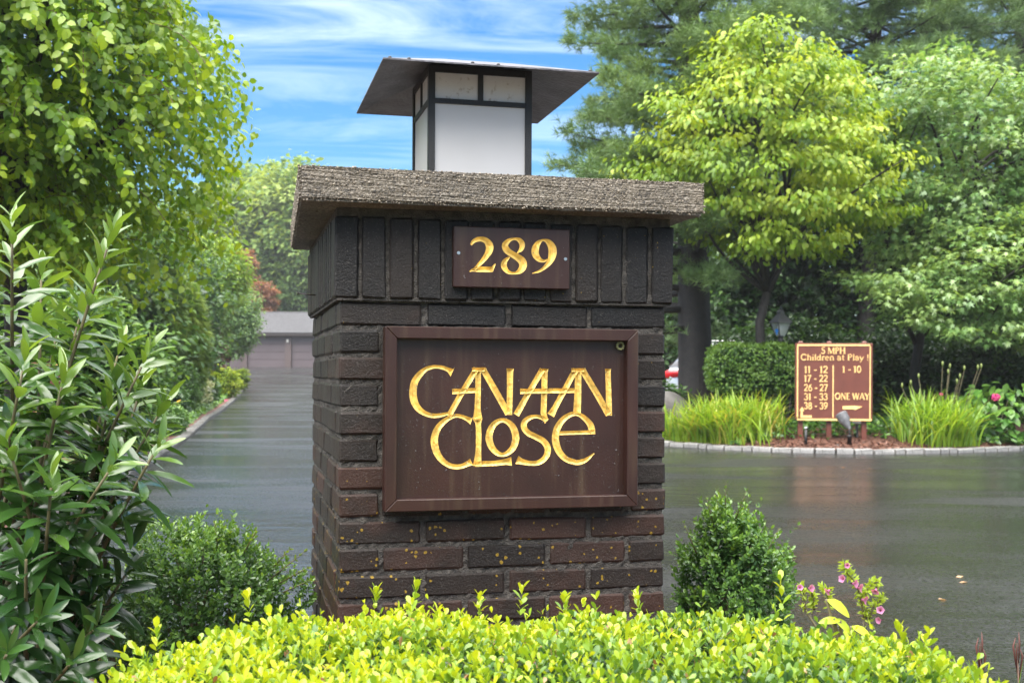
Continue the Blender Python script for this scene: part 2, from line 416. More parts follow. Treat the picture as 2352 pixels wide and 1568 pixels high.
def road_mat():
    m, t, p = mat_new('wet_asphalt')
    g = N(t, 'ShaderNodeNewGeometry')
    n = N(t, 'ShaderNodeTexNoise'); n.inputs['Scale'].default_value = 90; n.inputs['Detail'].default_value = 7; L(t, g.outputs['Position'], n.inputs['Vector'])
    r = N(t, 'ShaderNodeMapRange'); r.inputs['From Min'].default_value = .3; r.inputs['From Max'].default_value = .72; r.inputs['To Min'].default_value = .003; r.inputs['To Max'].default_value = .034; L(t, n.outputs['Fac'], r.inputs['Value'])
    n2 = N(t, 'ShaderNodeTexNoise'); n2.inputs['Scale'].default_value = .55; n2.inputs['Detail'].default_value = 5; n2.inputs['Distortion'].default_value = .6
    mpp = N(t, 'ShaderNodeMapping'); mpp.inputs['Scale'].default_value = (.55, 1.3, 1); mpp.inputs['Rotation'].default_value = (0, 0, R(14))
    L(t, g.outputs['Position'], mpp.inputs[0]); L(t, mpp.outputs[0], n2.inputs['Vector'])
    cb = N(t, 'ShaderNodeCombineColor')
    for i, k in enumerate((1.0, .97, 1.0)):
        mu = N(t, 'ShaderNodeMath', operation='MULTIPLY'); mu.inputs[1].default_value = k
        L(t, r.outputs[0], mu.inputs[0]); L(t, mu.outputs[0], cb.inputs[i])
    L(t, cb.outputs[0], p.inputs['Base Color'])
    rr = N(t, 'ShaderNodeMapRange'); rr.inputs['From Min'].default_value = .38; rr.inputs['From Max'].default_value = .66
    rr.inputs['To Min'].default_value = .04; rr.inputs['To Max'].default_value = .36
    L(t, n2.outputs['Fac'], rr.inputs['Value'])
    # aggregate standing out of the water film: rough grains over glossy film
    na = N(t, 'ShaderNodeTexNoise'); na.inputs['Scale'].default_value = 48; na.inputs['Detail'].default_value = 9; na.inputs['Roughness'].default_value = .75
    L(t, g.outputs['Position'], na.inputs['Vector'])
    ra = N(t, 'ShaderNodeMapRange'); ra.inputs['From Min'].default_value = .47; ra.inputs['From Max'].default_value = .60; ra.inputs['To Max'].default_value = .22; L(t, na.outputs['Fac'], ra.inputs['Value'])
    sa = N(t, 'ShaderNodeMath', operation='ADD'); L(t, rr.outputs[0], sa.inputs[0]); L(t, ra.outputs[0], sa.inputs[1]); L(t, sa.outputs[0], p.inputs['Roughness'])
    p.inputs['Specular IOR Level'].default_value = .3
    nb = N(t, 'ShaderNodeTexNoise'); nb.inputs['Scale'].default_value = 34; nb.inputs['Detail'].default_value = 6; nb.inputs['Roughness'].default_value = .6
    mq = N(t, 'ShaderNodeMapping'); mq.inputs['Scale'].default_value = (.42, 1.0, 1); L(t, g.outputs['Position'], mq.inputs[0]); L(t, mq.outputs[0], nb.inputs['Vector'])
    b = N(t, 'ShaderNodeBump'); b.inputs['Strength'].default_value = .42; b.inputs['Distance'].default_value = .006
    L(t, nb.outputs['Fac'], b.inputs['Height'])
    nw = N(t, 'ShaderNodeTexNoise'); nw.inputs['Scale'].default_value = 4.5; nw.inputs['Detail'].default_value = 5
    L(t, mpp.outputs[0], nw.inputs['Vector'])
    bw = N(t, 'ShaderNodeBump'); bw.inputs['Strength'].default_value = .50; bw.inputs['Distance'].default_value = .03
    L(t, nw.outputs['Fac'], bw.inputs['Height']); L(t, b.outputs[0], bw.inputs['Normal']); L(t, bw.outputs[0], p.inputs['Normal'])
    return m
M_road = road_mat()
M_ground = simple('soil_and_litter', (.05, .04, .026), .8, noise=.5, nscale=6, bump=.6, bscale=30)
M_mulch = simple('red_brown_mulch', (.10, .04, .024), .75, noise=.6, nscale=45, bump=1, bscale=90)
M_chip = leafmat('mulch_chips', [(0, (.04, .018, .012)), (.6, (.11, .042, .026)), (1, (.22, .10, .06))], rough=.5, trans=0)
M_granite = simple('pale_granite', (.24, .23, .22), .6, noise=.45, nscale=22, bump=.8, bscale=60)
M_granite2 = simple('weathered_granite', (.12, .115, .105), .6, noise=.45, nscale=22, bump=.8, bscale=60)
M_rock = simple('grey_boulder', (.13, .12, .11), .65, noise=.35, nscale=5, bump=.8, bscale=18)
M_bark = simple('wet_dark_bark', (.012, .009, .0075), .7, noise=.5, nscale=10, bump=1, bscale=30)
M_bark2 = simple('brown_bark', (.05, .032, .024), .7, noise=.5, nscale=12, bump=1, bscale=30)
M_stem = simple('green_brown_stem', (.09, .075, .03), .6, noise=.4, nscale=20)
M_twig = simple('brown_twig', (.075, .035, .018), .6, noise=.3, nscale=20)

# ------------------------------------------------------------------ foliage
def T_ovate(hw=.28, fold=.25, droop=.15, peak=.4):
    """leaf along +x, length 1; 8 triangles, folded on the midrib and drooping"""
    x1, x2 = peak * .75, peak + (1 - peak) * .5
    w1, w2 = hw * .92, hw * .82
    def z(x): return -droop * x * x
    V = np.array([(0, 0, 0), (x1, w1, z(x1) + fold * w1), (x1, 0, z(x1)), (x1, -w1, z(x1) + fold * w1),
                  (x2, w2, z(x2) + fold * w2), (x2, 0, z(x2)), (x2, -w2, z(x2) + fold * w2), (1, 0, z(1))])
    Fs = [(0, 2, 1), (0, 3, 2), (1, 2, 5, 4), (2, 3, 6, 5), (4, 5, 7), (5, 6, 7)]
    return V, Fs
def T_long(hw=.13, fold=.3, droop=.2):
    xs = [0.06, .25, .5, .75, .92]; ws = [.25, .8, 1, .78, .4]
    V = [(0, 0, 0)]; Fs = []
    for x, q in zip(xs, ws):
        z = -droop * x * x
        V += [(x, hw * q, z + fold * hw * q), (x, 0, z), (x, -hw * q, z + fold * hw * q)]
    V.append((1, 0, -droop))
    Fs += [(0, 2, 1), (0, 3, 2)]
    for i in range(len(xs) - 1):
        o = 1 + 3 * i
        Fs += [(o, o + 1, o + 4, o + 3), (o + 1, o + 2, o + 5, o + 4)]
    o = 1 + 3 * (len(xs) - 1)
    Fs += [(o, o + 1, len(V) - 1), (o + 1, o + 2, len(V) - 1)]
    return np.array(V), Fs
def T_diamond(hw=.3, fold=.2, droop=.1):
    return np.array([(0, 0, 0), (.45, hw, fold * hw), (1, 0, -droop), (.45, -hw, fold * hw)]), [(0, 2, 1), (0, 3, 2)]
def T_maple():
    V = np.array([(0, 0, 0), (.12, .42, -.05), (.30, .16, .03), (.62, .42, -.08), (.55, .13, .03), (1, 0, -.12), (.55, -.13, .03), (.62, -.42, -.08), (.30, -.16, .03), (.12, -.42, -.05)])
    return V, [(0, 2, 1), (0, 4, 3, 2), (0, 6, 5, 4), (0, 8, 7, 6), (0, 9, 8)]
def T_tuft(n=14, seed=3, spread=.9, w=.018):
    g = np.random.default_rng(seed)
    V = []; Fs = []
    for k in range(n):
        a = 2 * math.pi * k / n + g.uniform(-.3, .3); s = g.uniform(.25, spread)
        d = np.array([math.cos(s), math.sin(s) * math.cos(a), math.sin(s) * math.sin(a)])
        side = np.cross(d, g.normal(size=3)); side /= np.linalg.norm(side)
        b = np.array([g.uniform(-.35, .25), 0, 0])
        o = len(V)
        V += [b - side * w, b + side * w, b + d * g.uniform(.8, 1.1)]
        Fs.append((o, o + 1, o + 2))
    return np.array(V), Fs
def frames(ax, nm):
    ax = nrm(ax)
    nm = nm - ax * (nm * ax).sum(-1, keepdims=True)
    bad = np.linalg.norm(nm, axis=-1) < 1e-4
    nm[bad] = np.cross(ax[bad], [0.3, .2, .9])
    nm = nrm(nm)
    return ax, np.cross(nm, ax), nm
def mass(name, T, P, ax, nm, size, tint, mat, parent, kind='stuff'):
    V, Fs = T
    ax, sd_, nm = frames(ax, nm)
    size = np.broadcast_to(size, (len(P),))[:, None, None]
    W = P[:, None, :] + size * (V[None, :, 0:1] * ax[:, None] + V[None, :, 1:2] * sd_[:, None] + V[None, :, 2:3] * nm[:, None])
    nf = np.array([len(f) for f in Fs]); flat = np.array([i for f in Fs for i in f])
    n = len(P)
    idx = (flat[None] + (np.arange(n) * len(V))[:, None]).ravel()
    me = np_mesh(name, W.reshape(-1, 3), np.tile(nf, n), idx, np.repeat(np.broadcast_to(tint, (n,)), len(V)))
    me.materials.append(mat)
    o = link(name, me, parent)
    if kind: o['kind'] = kind
    return o
_tm = {}
def singles(name, T, key, P, ax, nm, size, tint, mat, parent, levels=6):
    """every leaf an object of its own, sharing a few meshes"""
    V, Fs = T
    ax, sd_, nm = frames(ax, nm)
    q = np.clip((np.asarray(tint) * (levels - 1)).round().astype(int), 0, levels - 1)
    for i in range(len(P)):
        k = (key, mat.name, int(q[i]))
        if k not in _tm:
            me = np_mesh(name, V, np.array([len(f) for f in Fs]), np.array([j for f in Fs for j in f]), np.full(len(V), q[i] / (levels - 1)))
            me.materials.append(mat); _tm[k] = me
        o = bpy.data.objects.new(name, _tm[k])
        col.objects.link(o)
        o.parent = parent
        s = float(size[i])
        a, b, c, p = ax[i] * s, sd_[i] * s, nm[i] * s, P[i]
        o.matrix_basis = Matrix(((a[0], b[0], c[0], p[0]), (a[1], b[1], c[1], p[1]), (a[2], b[2], c[2], p[2]), (0, 0, 0, 1)))
def leaves(parent, base, leaf, T, key, P, ax, nm, size, tint, mat, n_ind=0, massname='foliage', seed=0):
    """n_ind leaves nearest the viewer are single objects, the rest one mass; P in world space"""
    size = np.broadcast_to(size, (len(P),)).copy(); tint = np.broadcast_to(tint, (len(P),)).copy()
    rest = np.ones(len(P), bool)
    base = np.asarray(base, float)
    if n_ind:
        q = proj(P); vis = (q[:, 0] > 0) & (q[:, 0] < 2352) & (q[:, 1] > 0) & (q[:, 1] < 1568)
        d = P[:, 1] - size * 2 + np.where(vis, 0, 1e3)
        ids = np.argsort(d)[:n_ind]
        rest[ids] = False
        singles(leaf, T, key, P[ids] - base, ax[ids], nm[ids], size[ids], tint[ids], mat, parent)
    if rest.any():
        return mass(massname, T, P[rest] - base, ax[rest], nm[rest], size[rest], tint[rest], mat, parent)
def sprigs(rng, P, D, Ln, nodes, ls, tint0=0.0, tintg=1.0, spread=1.15, tip=.4, jit=.35):
    """opposite leaf pairs along short shoots; returns leaf arrays"""
    S = len(P)
    D = nrm(D)
    e1 = nrm(np.cross(D, nrm(rng.normal(size=(S, 3)))))
    e2 = np.cross(D, e1)
    out = [[], [], [], [], []]
    Ln = np.broadcast_to(Ln, (S,)); ls = np.broadcast_to(ls, (S,))
    for j in range(nodes):
        t = (j + .3) / nodes
        for sgn in (-1, 1):
            e = (e1 if j % 2 == 0 else e2) * sgn
            al = spread * (1 - t) + tip * t
            al = al + rng.normal(0, .18, (S, 1))
            ax = D * np.cos(al) + e * np.sin(al) + rng.normal(0, jit * .4, (S, 3))
            nm = D * np.sin(al) - e * np.cos(al) + rng.normal(0, jit, (S, 3))
            out[0].append(P + D * (Ln * t)[:, None]); out[1].append(ax); out[2].append(nm)
            out[3].append(ls * (1 - .3 * abs(t - .5)) * rng.uniform(.75, 1.2, S))
            out[4].append(np.clip(tint0 + tintg * t + rng.normal(0, .12, S), 0, 1))
    return [np.concatenate(a) for a in out]
def ell_points(rng, n, c, r, shell=(.75, 1.0), zmin=None):
    v = nrm(rng.normal(size=(n, 3)))
    k = rng.uniform(shell[0], shell[1], (n, 1)) ** (1 / 2)
    return np.asarray(c) + v * k * np.asarray(r), v
def clumps(rng, C, out, per, rad, flat, ls, droop=.5, tint=(.2, .8), outw=.6):
    """tufts of leaves round clump centres C"""
    n = len(C) * per
    c = np.repeat(C, per, 0); o = np.repeat(out, per, 0)
    v = rng.normal(size=(n, 3)) * .55
    rr = np.repeat(np.broadcast_to(np.asarray(rad)[:len(C)] if np.ndim(rad) else rad, (len(C),)), per)[:, None]
    P = c + v * rr * np.array([1, 1, flat])
    hv = v.copy(); hv[:, 2] = 0
    ax = nrm(hv) * .8 + o * outw * .6 + rng.normal(0, .45, (n, 3)) + np.array([0, 0, -droop])
    nm = np.array([0, 0, 1.0]) + o * .4 + rng.normal(0, .4, (n, 3))
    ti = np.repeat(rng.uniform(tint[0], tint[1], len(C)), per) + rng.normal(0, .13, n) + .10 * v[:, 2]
    return P, ax, nm, ls * rng.uniform(.7, 1.25, n), np.clip(ti, 0, 1)
def limbs(mb, rng, base, tips, r0, r1, fork=.45, n=6, sag=0.0):
    """curved limbs from a trunk point to each tip"""
    for tp in tips:
        b = np.asarray(base, float); tp = np.asarray(tp, float)
        mid = b * (1 - fork) + tp * fork + rng.normal(0, .06, 3) * np.linalg.norm(tp - b) + np.array([0, 0, .10 * np.linalg.norm(tp - b)])
        ts = np.linspace(0, 1, 6)[:, None]
        pts = (1 - ts) ** 2 * b + 2 * ts * (1 - ts) * mid + ts ** 2 * tp
        mb.tube(pts, np.linspace(r0, r1, 6), n)

# ================================================================== SETTING
def grid_mesh(name, xs, ys, zf, mat, kind, keep=None):
    X, Y = np.meshgrid(xs, ys)
    Z = zf(X, Y)
    V = np.stack([X, Y, Z], -1).reshape(-1, 3)
    nx, ny = len(xs), len(ys)
    i = np.arange((ny - 1) * (nx - 1)); r_, c_ = i // (nx - 1), i % (nx - 1)
    a = r_ * nx + c_
    Q = np.stack([a, a + 1, a + nx + 1, a + nx], 1)
    if keep is not None:
        cx = V[Q].mean(1)
        Q = Q[keep(cx[:, 0], cx[:, 1])]
    me = np_mesh(name, V, np.full(len(Q), 4), Q.ravel(), smooth=True)
    me.materials.append(mat)
    o = link(name, me)
    o['kind'] = kind
    return o
ys = np.concatenate([np.linspace(-40, 28, 40), np.linspace(29.5, 90, 42), np.linspace(95, 900, 40)])
grid_mesh('ground', np.linspace(-700, 700, 60), ys, lambda X, Y: gz(Y) - .004, M_ground, 'structure')

KL = np.array([(-3.1, 8.2), (-3.47, 10.4), (-3.97, 13.07), (-5.0, 18.3), (-6.55, 25.5), (-7.9, 32.6), (-9.7, 42), (-11.4, 50.5), (-12.6, 56)])   # left kerb, road side
def kx(Y):
    return np.interp(Y, KL[:, 1], KL[:, 0], left=-2.9)
# paved drive: strips from the left kerb to far right
ry = np.concatenate([np.linspace(-3, 8, 20), np.linspace(8.4, 30, 50), np.linspace(31, 76.4, 60)])
V = []; Q = []
ncol = 24
for j, y in enumerate(ry):
    xl = -2.3 if y < 6 else (kx(y) if y < 56 else -12.6 - (y - 56) * .5)
    if y < 8.2: xl = -3.1 - (8.2 - y) * .02
    for k in range(ncol):
        s = k / (ncol - 1)
        V.append((xl + (34 - xl) * s ** 1.6, y, float(gz(y)) + (.004)))
for j in range(len(ry) - 1):
    for k in range(ncol - 1):
        a = j * ncol + k
        Q += [a, a + 1, a + ncol + 1, a + ncol]
me = np_mesh('asphalt_drive', np.array(V), np.full(len(Q) // 4, 4), np.array(Q), smooth=True)
me.materials.append(M_road)
tag(link('asphalt_drive', me), kind='structure')

# kerb stones -------------------------------------------------------
rk = random.Random(4)
kerb_meshes = []
for i in range(7):
    me = bevel_box('kerb_stone', -.5, .5, -.075, .075, -.09, .062, .02, 2, .006, rk)
    me.materials.append(M_granite2 if i % 2 else M_granite); kerb_meshes.append(me)
def kerb_run(root, pts, zf, n_ind_until=None, h=0.0, gap=.016):
    """stones laid end to end along a polyline"""
    pts = np.asarray(pts, float)
    seg = np.linalg.norm(np.diff(pts, axis=0), axis=1); cum = np.concatenate([[0], np.cumsum(seg)])
    s = 0; far = []
    while s < cum[-1] - .2:
        ln = rk.choice([.24, .26, .27, .25, .28, .22, .14]) if rk.random() < .9 else .12
        m_ = s + ln / 2
        x = np.interp(m_, cum, pts[:, 0]); y = np.interp(m_, cum, pts[:, 1])
        x2 = np.interp(m_ + .05, cum, pts[:, 0]); y2 = np.interp(m_ + .05, cum, pts[:, 1])
        a = math.atan2(y2 - y, x2 - x) + rk.uniform(-.03, .03)
        z = float(zf(y)) + h + rk.uniform(-.008, .008)
        if n_ind_until is None or y < n_ind_until:
            o = bpy.data.objects.new('kerb_stone', rk.choice(kerb_meshes[1::2] if n_ind_until else kerb_meshes[0::2]))
            col.objects.link(o); o.parent = root
            o.location = (x, y, z); o.rotation_euler = (0, rk.uniform(-.02, .02), a); o.scale = (ln - gap, 1, 1 + rk.uniform(-.08, .08))
        else:
            far.append((x, y, z, a, ln - gap))
        s += ln
    if far:
        mb = MB()
        for x, y, z, a, ln in far:
            c, s_ = math.cos(a), math.sin(a)
            P = [(x + c * u - s_ * v, y + s_ * u + c * v, z + q) for q in (-.08, .062) for v in (-.07, .07) for u in (-ln / 2, ln / 2)]
            mb.add(P, [(0, 2, 3, 1), (4, 5, 7, 6), (0, 1, 5, 4), (2, 6, 7, 3), (0, 4, 6, 2), (1, 3, 7, 5)])
        o = mb.build('far_kerb_stones', M_granite2, root); o['kind'] = 'stuff'
kl = empty('kerb', kind='structure')
kerb_run(kl, KL - np.array([.08, 0]), gz, 24)
# planted island on the right
IS = np.array([(1.0, 22.5), (1.15, 19.6), (1.55, 17.9), (2.16, 16.72), (2.9, 15.85), (3.84, 15.2), (4.6, 15.07), (5.5, 15.25), (6.26, 15.62), (7.0, 16.05), (8.0, 16.8), (9.4, 18.2), (11, 20.5), (13, 24), (16, 29)])
ts = np.linspace(0, len(IS) - 1, 120)
ISs = np.stack([np.interp(ts, range(len(IS)), IS[:, 0]), np.interp(ts, range(len(IS)), IS[:, 1])], 1)
for _ in range(14):
    ISs[1:-1] = (ISs[:-2] + 2 * ISs[1:-1] + ISs[2:]) / 4
ki = empty('kerb', kind='structure')
kerb_run(ki, ISs + np.array([0, .075]), gz)
def island_front(X):
    return np.interp(X, ISs[:, 0], ISs[:, 1])
def island_h(X, Y):
    return np.clip((Y - island_front(X) - .1) * .16, 0, .22) * np.clip((island_front(X) + 6.5 - Y) / 3, 0, 1)
xs = np.linspace(1.0, 16, 130)
V = []; Q = []
nr = 26
for i, x in enumerate(xs):
    y0 = float(island_front(x)) + .10
    for k in range(nr):
        y = y0 + (30 - y0) * (k / (nr - 1)) ** 1.8
        V.append((x, y, float(gz(y)) + .042 + float(island_h(x, y))))
for i in range(len(xs) - 1):
    for k in range(nr - 1):
        a = i * nr + k
        Q += [a, a + nr, a + nr + 1, a + 1]
me = np_mesh('mulch_bed', np.array(V), np.full(len(Q) // 4, 4), np.array(Q), smooth=True); me.materials.append(M_mulch)
tag(link('mulch_bed', me), kind='structure')
def iz(x, y): return float(gz(y)) + .042 + float(island_h(x, y))
rng = np.random.default_rng(11)
n = 5200
cx = rng.uniform(1.8, 8.5, n); cy_ = island_front(cx) + .12 + np.abs(rng.normal(0, .5, n)); cz = gz(cy_) + .048 + island_h(cx, cy_)
mass('mulch_chips', T_diamond(.22, .1, .1), np.stack([cx, cy_, cz], 1), np.stack([rng.normal(size=n), rng.normal(size=n), rng.normal(0, .25, n)], 1),
     np.stack([rng.normal(0, .4, n), rng.normal(0, .4, n), np.ones(n)], 1), rng.uniform(.025, .07, n), rng.uniform(0, 1, n), M_chip, None)
# left planted bed, its soil a little above the drive
V = []; Q = []
yl = np.concatenate([np.linspace(5.0, 8.2, 8), np.linspace(8.6, 55, 80)])
for y in yl:
    xk = float(kx(y)) - .16
    for k, s in enumerate((0, .5, 1.5, 4, 12, 40)):
        V.append((xk - s, y, float(gz(y)) + .03 + min(.12, s * .08)))
for j in range(len(yl) - 1):
    for k in range(5):
        a = j * 6 + k
        Q += [a, a + 6, a + 7, a + 1]
me = np_mesh('planting_bed', np.array(V), np.full(len(Q) // 4, 4), np.array(Q), smooth=True); me.materials.append(M_mulch)
tag(link('planting_bed', me), kind='structure')
def lz(x, y): return float(gz(y)) + .03 + min(.12, max(0, float(kx(y)) - .16 - x) * .08)
# the small bed the pillar stands in
pb = MB()
nseg = 60
top = []; bot = []
for k in range(nseg):
    a = 2 * math.pi * k / nseg
    x = -.45 + (1.75 if math.cos(a) > 0 else 2.2) * math.copysign(abs(math.cos(a)) ** .7, math.cos(a)); y = 1.4 + (2.35 - .35 * max(0, math.cos(a))) * math.copysign(abs(math.sin(a)) ** .7, math.sin(a))
    top.append((x, y, .07)); bot.append((x * 1.01, y + .02 * math.sin(a), -.02))
pb.add(top + bot, [tuple(range(nseg))] + [(k, k + nseg, (k + 1) % nseg + nseg, (k + 1) % nseg) for k in range(nseg)])
tag(pb.build('pillar_bed', M_mulch), kind='structure')

# ================================================================== PILLAR
W, WS = .843, .9576
HC = .0671; ZT = H + .1088 + HC     # top of the first flat course under the upright ones
pil = empty('brick_gate_pillar', (PX, PY, 0), TH, 'square dark brick entrance pillar with a pebbly concrete cap', 'pillar')
rb = random.Random(7)
_bm = {}
def brick(x0, x1, y0, y1, z0, z1):
    lx, ly, lz_ = round(x1 - x0, 3), round(y1 - y0, 3), round(z1 - z0, 3)
    k = (lx, ly, lz_, rb.randrange(4))
    if k not in _bm:
        me = bevel_box('brick', -lx / 2, lx / 2, -ly / 2, ly / 2, -lz_ / 2, lz_ / 2, .0045, 1, .0016, rb)
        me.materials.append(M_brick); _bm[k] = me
    o = bpy.data.objects.new('brick', _bm[k]); col.objects.link(o); o.parent = pil
    o.location = ((x0 + x1) / 2 + rb.uniform(-.0015, .0015), (y0 + y1) / 2 + rb.uniform(-.002, .002), (z0 + z1) / 2 + rb.uniform(-.001, .001))
    o.rotation_euler = (rb.uniform(-.006, .006), rb.uniform(-.006, .006), rb.uniform(-.006, .006))
J, BD = .0135, .095
def spread(a0, a1, n, J=J):
    l = (a1 - a0 - (n - 1) * J) / n
    return [(a0 + i * (l + J), a0 + i * (l + J) + l) for i in range(n)]
k = 0
while True:
    z1 = ZT - k * HC; z0 = z1 - HC + .0125
    if z1 < -.02: break
    if k % 2 == 0:
        for a, b in spread(0, W, 4):
            brick(a, b, 0, BD, z0, z1); brick(a, b, WS - BD, WS, z0, z1)
        for a, b in spread(BD + J, WS - BD - J, 3):
            brick(0, BD, a, b, z0, z1); brick(W - BD, W, a, b, z0, z1)
    else:
        for a, b in spread(0, WS, 4):
            brick(0, BD, a, b, z0, z1); brick(W - BD, W, a, b, z0, z1)
        for a, b in spread(BD + J, W - BD - J, 3):
            brick(a, b, 0, BD, z0, z1); brick(a, b, WS - BD, WS, z0, z1)
    k += 1
SP = .015
zs0, zs1 = ZT + .0095, ZT + .2085
for a, b in spread(-SP, W + SP, 13, .0085):
    brick(a, b, -SP, BD - SP, zs0, zs1); brick(a, b, WS + SP - BD, WS + SP, zs0, zs1)
for a, b in spread(-SP + BD + .0085, WS + SP - BD - .0085, 11, .0085):
    brick(-SP, BD - SP, a, b, zs0, zs1); brick(W + SP - BD, W + SP, a, b, zs0, zs1)
mb = MB()
def rough_box(mb, x0, x1, y0, y1, z0, z1, step, amp, seed):
    g = np.random.default_rng(seed)
    def face(o, u, v, nrm_):
        nu = max(2, int(np.linalg.norm(u) / step)); nv = max(2, int(np.linalg.norm(v) / step))
        P = []
        for i in range(nv + 1):
            for j in range(nu + 1):
                e = 0 if i in (0, nv) or j in (0, nu) else g.normal(0, amp)
                P.append(np.array(o) + np.array(u) * j / nu + np.array(v) * i / nv + np.array(nrm_) * e)
        Fs = [(i * (nu + 1) + j, i * (nu + 1) + j + 1, (i + 1) * (nu + 1) + j + 1, (i + 1) * (nu + 1) + j) for i in range(nv) for j in range(nu)]
        mb.add(P, Fs)
    dx_, dy_, dz_ = x1 - x0, y1 - y0, z1 - z0
    face((x0, y0, z0), (dx_, 0, 0), (0, 0, dz_), (0, -1, 0)); face((x1, y1, z0), (-dx_, 0, 0), (0, 0, dz_), (0, 1, 0))
    face((x0, y1, z0), (0, -dy_, 0), (0, 0, dz_), (-1, 0, 0)); face((x1, y0, z0), (0, dy_, 0), (0, 0, dz_), (1, 0, 0))
    face((x0, y0, z1), (dx_, 0, 0), (0, dy_, 0), (0, 0, 1)); face((x0, y1, z0), (dx_, 0, 0), (0, -dy_, 0), (0, 0, -1))
rough_box(mb, .0055, W - .0055, .0055, WS - .0055, -.05, ZT + .004, .011, .0019, 1)
rough_box(mb, -.0085, W + .0085, -.0085, WS + .0085, ZT + .0042, H + .406, .014, .002, 2)
mb.build('mortar', M_mortar, pil)
# cap
CA0, CA1, CB0, CB1, CZ0, CZ1 = -.106, .909, -.10, 1.033, H + .4065, H + .4885
bm = bmesh.new()
bmesh.ops.create_cube(bm, size=1)
for v in bm.verts:
    v.co = Vector(((CA0 + CA1) / 2 + v.co.x * (CA1 - CA0), (CB0 + CB1) / 2 + v.co.y * (CB1 - CB0), (CZ0 + CZ1) / 2 + v.co.z * (CZ1 - CZ0)))
bmesh.ops.bevel(bm, geom=list(bm.edges), offset=.007, segments=2, affect='EDGES')
bmesh.ops.subdivide_edges(bm, edges=[e for e in bm.edges if e.calc_length() > .05], cuts=24, use_grid_fill=True)
g = random.Random(5)
for v in bm.verts:
    v.co += Vector((g.gauss(0, .0006), g.gauss(0, .0006), g.gauss(0, .0006)))
def cap_skew(x, y):      # the slab is cast a little out of square at its left rear corner
    return .039 * (y - CB0) / (CB1 - CB0) * (1 - (x - CA0) / (CA1 - CA0))
for v in bm.verts: v.co.x += cap_skew(v.co.x, v.co.y)
me = bpy.data.meshes.new('concrete_cap'); bm.to_mesh(me); bm.free()
cap = link('concrete_cap', me, pil, M_conc)
cap['label'] = 'thick overhanging cap of pebbly exposed aggregate concrete'
rng = np.random.default_rng(21)
PV = nrm(np.array([(0, 0, 1), (1, 0, .2), (.3, .95, .1), (-.8, .6, .15), (-.8, -.55, .1), (.35, -.95, .2), (0, 0, -1)]))
PF = [(0, 1, 2), (0, 2, 3), (0, 3, 4), (0, 4, 5), (0, 5, 1), (6, 2, 1), (6, 3, 2), (6, 4, 3), (6, 5, 4), (6, 1, 5)]
def cap_pebbles(n, o, u, v, nm):
    s = rng.uniform(0, 1, (n, 1)); t = rng.uniform(0, 1, (n, 1))
    P = np.array(o) + s * np.array(u) + t * np.array(v) - np.array(nm) * .0007
    return P, np.tile(np.array(nm, float), (n, 1))
parts_ = [cap_pebbles(5600, (CA0, CB0, CZ0), (CA1 - CA0, 0, 0), (0, 0, CZ1 - CZ0), (0, -1, 0)),
          cap_pebbles(3600, (CA0, CB0, CZ0), (0, CB1 - CB0, 0), (0, 0, CZ1 - CZ0), (-1, 0, 0)),
          cap_pebbles(1600, (CA1, CB0, CZ0), (0, CB1 - CB0, 0), (0, 0, CZ1 - CZ0), (1, 0, 0)),
          cap_pebbles(900, (CA0, CB0, CZ0), (CA1 - CA0, 0, 0), (0, .1, 0), (0, 0, -1)),
          cap_pebbles(1200, (CA0, CB0, CZ0), (.1, 0, 0), (0, CB1 - CB0, 0), (0, 0, -1)),
          cap_pebbles(900, (CA0, CB0, CZ1), (CA1 - CA0, 0, 0), (0, .05, 0), (0, 0, 1))]
P = np.concatenate([a for a, b in parts_]); nm = np.concatenate([b for a, b in parts_])
n = len(P); P[:, 0] += cap_skew(P[:, 0], P[:, 1])
peb = mass('pebbles', (PV * np.array([.52, .44, .40]), PF), P, rng.normal(size=(n, 3)), nm + rng.normal(0, .35, (n, 3)),
           np.clip(rng.lognormal(-6.0, .5, n), .0012, .009), np.clip(rng.normal(.5, .22, n), 0, 1), M_pebble, cap)
nail = MB()
nail.tube([(-SP + .005, .62, H + .232), (-SP - .05, .62, H + .236)], .0022, 6); nail.tube([(-SP - .05, .62, H + .236), (-SP - .053, .62, H + .2362)], .005, 8)
nail.build('nail', simple('rusty_nail', (.02, .014, .012), .6), pil)

# ------------------------------------------------------------------ carved lettering
def catmull(pts, n=7, closed=False):
    P = np.asarray(pts, float)
    if len(P) == 2: return np.array([P[0] + (P[1] - P[0]) * t for t in np.linspace(0, 1, 5)])
    Q = np.vstack([P[-1:], P, P[:2]]) if closed else np.vstack([2 * P[0] - P[1], P, 2 * P[-1] - P[-2]])
    out = []
    m_ = len(P) if closed else len(P) - 1
    for i in range(m_):
        p0, p1, p2, p3 = Q[i:i + 4]
        for t in np.linspace(0, 1, n, endpoint=False):
            out.append(.5 * ((2 * p1) + (-p0 + p2) * t + (2 * p0 - 5 * p1 + 4 * p2 - p3) * t * t + (-p0 + 3 * p1 - 3 * p2 + p3) * t ** 3))
    if not closed: out.append(P[-1])
    return np.array(out)
def stroke_plane(S, conv, b, closed=False, straight=False):
    """stroke in picture units -> (a,z) points with widths on the plane b"""
    S = np.asarray(S, float)
    C = S if straight else catmull(S, 7, closed)
    pts = np.array([hit_front(*conv(p[0], p[1]), b) for p in C])
    wd = []
    for p in C:
        q0 = hit_front(*conv(p[0] - p[2] / 2, p[1]), b); q1 = hit_front(*conv(p[0] + p[2] / 2, p[1]), b)
        wd.append(abs(q1[0] - q0[0]))
    return pts, np.array(wd)
